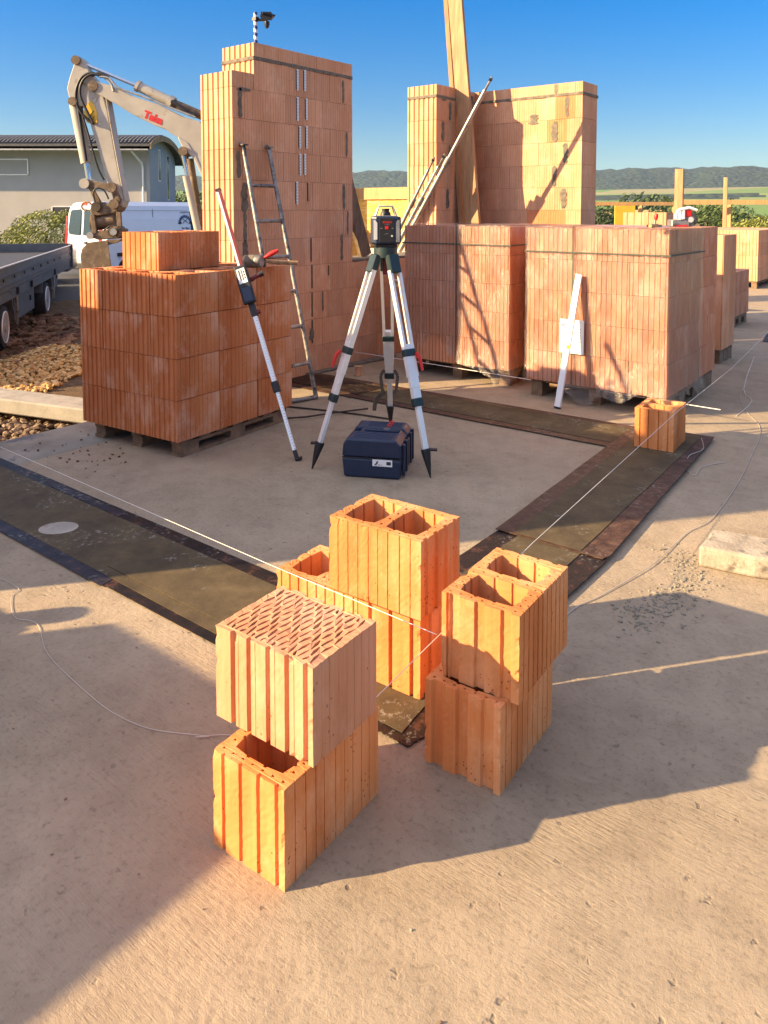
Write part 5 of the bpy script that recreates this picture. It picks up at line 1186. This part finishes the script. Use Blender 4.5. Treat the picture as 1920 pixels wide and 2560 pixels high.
text('plate_number', 'DF:AF 42', .105, 'ink', pl, frame_m((.465, -.152, .59), (1, 0, 0), (0, 0, 1)), .002, .002)
def side(nm, pts, mt, d=.008, par=None): return MB().prism(pts, 0, d, lambda y, z, x: (Wv+.002+x-.05*max(0, z-1.25)/.5, y, z)).build(nm, mt, par or t, local=True)
sd = side('side_seam', [(1.75, .6), (1.765, .6), (1.765, 2.05), (1.75, 2.05)], 'black', .004); side('side_seam', [(.15, 2.0), (3.0, 2.0), (3.0, 2.012), (.15, 2.012)], 'steel', .004); side('side_seam', [(.55, .6), (.565, .6), (.565, 2.0), (.55, 2.0)], 'steel_old', .004)
side('rub_strip', [(.5, .7), (3.2, .7), (3.2, .8), (.5, .8)], 'black', .03)
side('cab_window', [(3.1, 1.35), (3.95, 1.35), (3.6, 1.95), (3.1, 1.98)], 'glass', .006)
def sx_(y, z): return (Wv+.016-.05*max(0, z-1.25)/.5, y, z)
lg = bpy.data.objects.new('side_logo', None); COL.objects.link(lg); lg.parent = t
cy, cz = 2.9, 1.62
m = MB()
for i in range(11):
    a = math.pi*i/10; q = .17; m.bar(sx_(cy+q*math.cos(a), cz+q*math.sin(a)), sx_(cy+.25*math.cos(a), cz+.25*math.sin(a)), .05, .006, (1, 0, 0))
m.bar(sx_(cy-.10, cz), sx_(cy+.09, cz+.13), .016, .006, (1, 0, 0)); m.bar(sx_(cy+.10, cz), sx_(cy-.09, cz+.13), .016, .006, (1, 0, 0)); m.bar(sx_(cy-.26, cz), sx_(cy-.14, cz), .05, .006, (1, 0, 0)); m.bar(sx_(cy+.14, cz), sx_(cy+.26, cz), .05, .006, (1, 0, 0))
m.build('arch_emblem', 'bluetext', lg, local=True)
for tx, z, s in (('Ihr Bau', 1.46, .10), ('MAURER BETRIEB', 1.345, .05), ('MEISTERBETRIEB', 1.95, .045)):
    text('logo_text', tx, s, 'bluetext', lg, frame_m(sx_(cy, z), (0, 1, 0), (0, 0, 1)), .002, .001)
for y in (.85, 3.95):
    for x0 in (-.01, Wv-.21):
        w_ = MB().tube([(x0, y, .33), (x0+.22, y, .33)], .33, 28).build('wheel', 'rubber', t, local=True); MB().tube([(x0-.01, y, .33), (x0+.23, y, .33)], .2, 20).build('rim', 'steel', w_, local=True)
# red and white warning board seen under the tilt head
XA, XB, YB = -18.85, -18.6, 11.6
o = MB().box(XA, XB, YB, YB+.03, .55, 1.30).build('warning_board', 'white', loc=(XA+.12, YB, .5)); 
t0 = o; tag(o, 'red and white striped board glimpsed between bucket and van', 'sign')
m = MB(); 
for k in range(3): m.prism([(XA, .55+.25*k), (XB, .68+.25*k), (XB, .80+.25*k), (XA, .67+.25*k)], 0, .012, lambda x, z, y: (x, YB-.002-y, z))
b_ = m.build('red_stripes', 'red', t0)
MB().box(XA+.11, XA+.14, YB+.032, YB+.06, -.4, 1.3).build('stake', 'steel', t0)
# ================================================================== flatbed lorry
t = thing('flatbed_lorry', 'grey dropside flatbed lorry with dusty wheels standing in the pit at the left edge', 'lorry', tuple(CW(-6.0, 12.1, -.62)), R(TH)+math.atan2(.26, .966))
# local: y forward away from viewer along the bed, x to the right; side face at x = 0
def tb(n, mt, x0, x1, y0, y1, z0, z1, b=.0, par=None): return MB().box(x0, x1, y0, y1, z0, z1).build(n, mt, par or t, bevel=b, local=True)
zb = 1.15; B0, B1 = -4.2, 7.8
tb('bed_floor', 'bedfloor', -2.4, -.03, B0, B1, zb-.04, zb)
tb('side_board', 'bed', -.03, .0, B0, B1, zb-.22, zb+.17, .004); tb('side_board', 'bed', -2.43, -2.4, B0, B1, zb-.22, zb+.17, .004)
sbd = t.children[-2]
for z in (zb+.165, zb+.02, zb-.13): tb('board_rib', 'alu' if z > zb+.1 else 'bed', 0, .025, B0, B1, z, z+.022, .004, sbd)
tb('front_board', 'bed', -2.4, 0, B1, B1+.04, zb-.22, zb+.22, .004); tb('chassis_rail', 'bed', -.06, -.01, B0, B1, zb-.40, zb-.23, .004)
for k in range(12): tb('hinge', 'black', .026, .045, B0+.5+.85*k, B0+.57+.85*k, zb-.05, zb-.0, 0, sbd)
for y in (-2.2, .9, 2.2, 5.0): tb('clamp_hook', 'black', .0, .03, y, y+.08, zb-.36, zb-.24)
tb('corner_post', 'bed', -.04, .05, B1-.06, B1+.06, zb-.40, zb+.20, .008)
tb('frame', 'black', -1.9, -.5, B0, B1, .55, .85)
tb('underbody', 'black', -2.2, -.35, B0, B1, .45, .78)
for y, nm in ((0., 1), (4.1, 2), (-3.0, 3)):
    for x0 in (-.27, -2.3):
        w_ = MB().tube([(x0, y, .36), (x0+.05, y, .36), (x0+.20, y, .36), (x0+.25, y, .36)], [.33, .365, .365, .33], 36).build('wheel', 'rubber', t, local=True)
        MB().tube([(x0+.235, y, .36), (x0+.258, y, .36)], [.245, .25], 30).build('rim', 'rim', w_, local=True)
        MB().tube([(x0+.255+.004*0, y+.25*math.cos(a*math.pi/15), .36+.25*math.sin(a*math.pi/15)) for a in range(31)], .012, 6, False).build('rim_edge', 'alu', w_, local=True)
        MB().tube([(x0+.25, y, .36), (x0+.27, y, .36)], .07, 16).build('hub', 'rim', w_, local=True)
    pts = [(y-.62, .55), (y-.52, .78), (y-.3, .90), (y+.3, .90), (y+.52, .78), (y+.62, .55), (y+.66, .55), (y+.56, .82), (y+.33, .95), (y-.33, .95), (y-.56, .82), (y-.66, .55)]
    MB().prism(pts, -.30, -.01, lambda a, z, x: (x, a, z)).build('mudguard', 'bed', t, local=True)
tb('tool_box', 'bed', -.42, -.10, 1.25, 3.1, .28, .78, .02); tb('box_latch', 'black', -.10, -.08, 2.6, 2.7, .50, .60); tb('front_skirt', 'bed', -.36, -.10, 5.3, 6.2, .42, .85, .02); tb('skirt_latch', 'black', -.10, -.085, 6.0, 6.08, .62, .74)
for y in (1.1, 5.2): MB().tube([(-.05, y, .85), (-.04, y, .5), (-.06, y+.05, .25)], .022, 8).build('guard_bracket', 'steel', t, local=True)
tb('cab_rear', 'bed', -2.3, -.1, B1+.5, B1+2.1, .6, 1.15, .06)
# ================================================================== house
t = thing('house', 'grey rendered house with a curved dark tiled roof on the left', 'house', tuple(CW(-12.18, 40, 0)), R(TH))
zE, zP, Dh = 4.77, 5.66, 4.9
def arc(n=12, o=0.):
    pts = []
    for i in range(n+1):
        u = i/n; y = -1.15+(Dh+1.5)*u; z = zE-.12+(zP-zE+.12)*math.sin(math.pi*min(1, (u*.96+.04)))**.62-(.35*u); pts.append((y, z+o))
    return pts
MB().box(-16, 0, 0, Dh, -1, zE-.1).build('front_wall', 'render', t, local=True)
A_ = arc(); gp = [(0, -1), (Dh, -1), (Dh, 4.3)]+[(y, z-.02) for y, z in A_[::-1] if 0.02 < y < Dh]+[(0, zE-.1)]
MB().prism(gp, .0, .02, lambda y, z, x: (x+.001, y, z)).build('gable_wall', 'render2', t, local=True)
MB().prism(A_+[(y, z-.12) for y, z in A_[::-1]], -16.3, .45, lambda y, z, x: (x, y, z)).build('roof', 'tile', t, local=True); rf = t.children[-1]
m = MB()
for k in range(84):
    x = -16.2+k*.199; q = arc(14, .03); m.tube([(x, a, b) for a, b in q[:10]], [.055+.012*((i*7+k*3) % 3) for i in range(10)], 5, False)
for j in range(1, 9):
    y, z = arc(14)[j]; m.tube([(-16.3, y, z+.02), (.4, y, z+.02)], .05, 5, False)
m.build('tile_rows', 'tile', rf, local=True)
MB().prism([(y, z+.03) for y, z in A_]+[(y, z-.26) for y, z in A_[::-1]], .40, .47, lambda y, z, x: (x, y, z)).build('verge_board', 'slats', rf, local=True)
MB().tube([(-16.3, -1.1, zE-.13), (.3, -1.1, zE-.15)], .07, 10).build('gutter', 'steel', t, local=True)
MB().tube([(-.55, -1.1, zE-.2), (-.35, -.1, zE-.75), (-.3, -.09, zE-1.0), (-.3, -.09, -.8)], .055, 10).build('downpipe', 'alu', t, local=True)
def win(x0, x1, z0, z1, glass='render', fr='alu'):
    o = MB().box(x0, x1, -.03, .0, z0, z1).build('window', glass, t, local=True)
    m = MB(); e = .05
    for b in ((x0-e, x1+e, z1, z1+e), (x0-e, x1+e, z0-e, z0), (x0-e, x0, z0-e, z1+e), (x1, x1+e, z0-e, z1+e)): m.box(b[0], b[1], -.05, .0, b[2], b[3])
    m.build('window_frame', fr, o, local=True); return o
win(-8.75, -6.3, 3.45, 4.2, 'render', 'alu'); win(-5.05, -4.05, .85, 1.75, 'dark', 'alu')
for i in range(3):
    pass
for y0, y1, z0, z1 in ((1.6, 1.9, 3.2, 4.8), (3.2, 3.5, 2.2, 4.6)):
    o = MB().box(.024, .045, y0, y1, z0, z1).build('window', 'glass', t, local=True); MB().box(.022, .035, y0-.06, y1+.06, z0-.06, z1+.05).build('window_frame', 'alu', o, local=True)
MB().box(.024, 1.1, 1.9, 4.6, -1, 1.9).build('entrance_block', 'dark', t, local=True); MB().box(.024, 1.25, 1.7, 4.7, 1.9, 2.0).build('canopy', 'dark', t, local=True)
MB().box(-1.75, -1.25, -.30, 0.0, .90, 1.02).build('wall_lamp', 'ink', t, local=True)
MB().box(-11.55, -10.75, -.03, 0, -.42, -.08).build('sign', 'white', t, local=True); sg = t.children[-1]; MB().box(-11.55, -10.75, -.036, -.031, -.27, -.22).build('sign_line', 'steel', sg, local=True)
for x, z, r in ((-8.7, .9, .11), (-12.3, .6, .17), (-8.1, .75, .04)): MB().prism(blob(x, z, r, 8), -.012, 0, lambda a, b, c: (a, c, b)).build('patch', 'white', t, local=True)
t.children[-3].data.materials[0] = M['ink']
# ================================================================== shrubs and trees
def leafcloud(mb, c, rad, n, size, flat=.8, seed=0, core=.25, up=.3):
    for i in range(n):
        while 1:
            q = Vector((rr(-1, 1), rr(-1, 1), rr(-1, 1)))
            if q.length < 1: break
        q = q.normalized()*(core+(1-core)*q.length**.5)
        lump = 1+.28*noise.noise(q*1.9+Vector((seed, 0, 0)))
        p = Vector(c)+Vector((q.x*rad[0], q.y*rad[1], q.z*rad[2]))*lump
        if noise.noise(p*1.1+Vector((seed, 5, 0))) < -.38: continue
        a = Vector((rr(-1, 1), rr(-1, 1), rr(-.6, 1))).normalized(); b = a.orthogonal().normalized(); e = a.cross(b); s = size*rr(.6, 1.4)
        b = b*s; e = e*s*flat*.6
        mb.add([p-b, p+e*.8-b*.1, p+b, p-e*.8-b*.1], [(0, 1, 2, 3)])
random.seed(17)
t = thing('shrub', 'yellow green rounded shrub in front of the grey house', 'shrub', tuple(CW(-15.6, 35, -.35)))
m = MB(); c = CW(-15.45, 35, .30); leafcloud(m, c, (1.75, 1.5, 1.25), 7000, .065, seed=2, core=.55); c2 = CW(-16.5, 35, -.15); leafcloud(m, c2, (1.3, 1.2, .95), 2600, .065, seed=4, core=.5); c2 = CW(-14.2, 35, .5); leafcloud(m, c2, (1.2, 1.2, 1.1), 2600, .065, seed=6, core=.5); m.build('foliage', 'leaf_y', t)
MB().tube([CW(-15.4, 35, -.4), CW(-15.4, 35, .6)], [.12, .05], 8).build('stem', 'bark', t)
def tree(label, X, D, z0, h, r, mat='leaf', n=1500, leaf=.2, group=None, seed=1, name='tree'):
    random.seed(seed); t = thing(name, label, 'tree', tuple(CW(X, D, z0)), 0, group); m = MB()
    th = h*.28; lobes = 7
    leafcloud(m, (0, 0, h*.60), (r*.8, r*.8, h*.40), n//2, leaf, seed=seed)
    for k in range(lobes):
        a = 6.28*k/lobes+rr(-.4, .4); zz = h*rr(.35, .82); rr_k = r*rr(.35, .55)
        leafcloud(m, (r*.55*math.cos(a), r*.55*math.sin(a), zz), (rr_k, rr_k, rr_k*.9), n//(2*lobes), leaf, seed=seed+k)
    m.build('crown', mat, t, local=True)
    m = MB(); m.tube([(0, 0, -.3), (0, 0, th), (rr(-.1, .1), 0, h*.7)], [r*.09, r*.07, r*.03], 8)
    for k in range(5): a = 6.28*k/5; m.tube([(0, 0, h*.3), (r*.35*math.cos(a), r*.35*math.sin(a), h*.5), (r*.6*math.cos(a), r*.6*math.sin(a), h*.65)], [r*.05, r*.03, r*.012], 6)
    m.build('trunk', 'bark', t, local=True); return t
def vtree(label, px, D, ztop_px, r, mat='leaf', seed=1, group=None, n=1500, leaf=None):
    X = atpx(px, D); zt = 1.6+(525-ztop_px)/1918*D; zb = hgt(X, D); h = zt-zb
    return tree(label, X, D, zb, h, r, mat, n, leaf or .022*max(8, r*3.2), group, seed)
Gt = 'trees and bushes beyond the far end of the site'
for i, (px, D, zp, r, mt, lab) in enumerate((
    (455, 60, 476, 2.6, 'leaf', 'round green tree between the grey house and the tower wall'),
    (1500, 70, 513, 3.0, 'leaf_d', 'dark dense tree just right of the far brick wall'), (1462, 66, 520, 2.8, 'leaf_d', 'dark tree touching the right end of the brick wall'), (1532, 75, 528, 2.6, 'leaf', 'lower green bush left of the yellow panel'),
    (1668, 74, 500, 2.4, 'leaf_d', 'narrow dark tree left of the thick timber post'), (1740, 66, 508, 3.6, 'leaf', 'broad green tree right of the thick timber post'), (1765, 60, 516, 3.2, 'leaf', 'middle green tree between the two timber posts'),
    (1800, 62, 520, 3.0, 'leaf_d', 'darker tree left of the slim timber post'), (1718, 80, 512, 3.0, 'leaf', 'green tree close behind the thick timber post'), (1835, 80, 519, 2.6, 'leaf_d', 'dark tree just right of the slim timber post'),
    (1905, 48, 548, 1.7, 'leaf_y', 'yellow green bush near the right picture edge'), (1870, 52, 562, 1.4, 'leaf_y', 'low yellowish bush left of the right edge bush'),
    (1640, 90, 524, 3.0, 'leaf_d', 'dark bushy tree behind the pale brick pile'))):
    vtree(lab, px, D, zp, r, mt, 30+i, Gt, 2200 if D < 70 else 1800, .16 if mt != 'leaf_y' else .10)
# further away: copied trees on the valley floor, two kinds
src = [vtree('distant dark tree at the left end of the hedge behind the railing', 1590, 330, 483, 9, 'leaf_d', 60, 'distant field trees', 500, 1.3), vtree('distant green tree on the meadow just left of the thick post', 1640, 340, 482, 8, 'leaf', 61, 'distant field trees', 500, 1.3)]
random.seed(99)
ORDN = ['first', 'second', 'third', 'fourth', 'fifth', 'sixth', 'seventh', 'eighth', 'ninth']
rows = [(1578, 360, 6), (1600, 335, 8), (1612, 338, 8), (1622, 345, 9), (1648, 330, 9), (1656, 335, 8), (1665, 338, 10), (1675, 342, 8), (905, 420, 12), (918, 410, 11), (930, 430, 12), (945, 415, 13), (958, 425, 12), (972, 410, 11), (985, 430, 12), (998, 420, 13), (1008, 415, 12),
        (1845, 250, 7), (1860, 270, 7), (1880, 240, 8), (1900, 255, 9), (1915, 245, 9), (1700, 260, 7), (1780, 280, 7), (1820, 290, 8), (1490, 300, 9), (1505, 310, 8), (1525, 300, 8), (1550, 280, 7)]
cnt = {}
for i, (px, D, h_) in enumerate(rows):
    s_ = src[i % 2]; X = atpx(px, D); c_ = copyobj(s_, CW(X, D, hgt(X, D)-1), rr(0, 6), None)
    top_ = 488 if px < 1100 else 518 if px < 1560 else 490 if px < 1690 else 519 if px < 1830 else 533; k = max(.12, (1.6+(525-top_-rr(-4, 5))/1918*D-hgt(X, D)+1)/21.5); c_.scale = (k, k, k*rr(.85, 1.1))
    side_ = 'in the window gap between the walls' if px < 1100 else 'right of the far brick wall' if px < 1560 else 'in the field hedge left of the thick post' if px < 1690 else 'between the two timber posts' if px < 1830 else 'near the right picture edge'
    j = cnt.get(side_, 0); cnt[side_] = j+1
    c_['label'] = '%s distant tree from the left %s' % (ORDN[j], side_); c_['group'] = 'distant trees '+side_
# village houses in the valley
random.seed(12)
hp = None
for i, (px, D, w_) in enumerate(((1512, 210, 8), (1523, 225, 9), (1538, 235, 9), (1625, 190, 8), (1668, 200, 8), (1655, 215, 9))):
    X = atpx(px, D); z = hgt(X, D); c = CW(X, D, z)
    if hp is None:
        hp = thing('village_house', '', 'house', tuple(c), R(TH+20))
        MB().prism([(-4, 0), (4, 0), (4, 4.5), (0, 7.5), (-4, 4.5)], -5, 5, lambda x, z_, y: (x, y, z_)).build('wall', 'white', hp, local=True)
        m = MB(); m.prism([(-4.6, 4.1), (0, 7.6), (4.6, 4.1), (4.6, 4.5), (0, 8.0), (-4.6, 4.5)], -5.5, 5.5, lambda x, z_, y: (x, y, z_)); m.build('roof', 'slats', hp, local=True)
        o = hp
    else: o = copyobj(hp, c, R(TH+rr(-50, 60)))
    o['label'] = ('first', 'second', 'third')[i % 3]+' small white village house '+('between the brick wall and the yellow panel' if px < 1545 else 'between the yellow panel and the thick post'); o['group'] = 'village houses in the valley'

# ================================================================== air
m = bpy.data.materials.new('haze'); m.use_nodes = True; hn = m.node_tree; hn.nodes.clear()
ho = hn.nodes.new('ShaderNodeOutputMaterial'); hv = hn.nodes.new('ShaderNodeVolumePrincipled'); hv.inputs['Color'].default_value = (.50, .70, 1, 1); hv.inputs['Density'].default_value = .000075; hv.inputs['Anisotropy'].default_value = .2
hn.links.new(hv.outputs[0], ho.inputs['Volume']); M['haze'] = m
o = MB().box(-5600, 5600, -5600, 5600, -60, 260).build('haze', 'haze'); o['kind'] = 'stuff'; o['label'] = 'thin blue haze in the air over the valley'
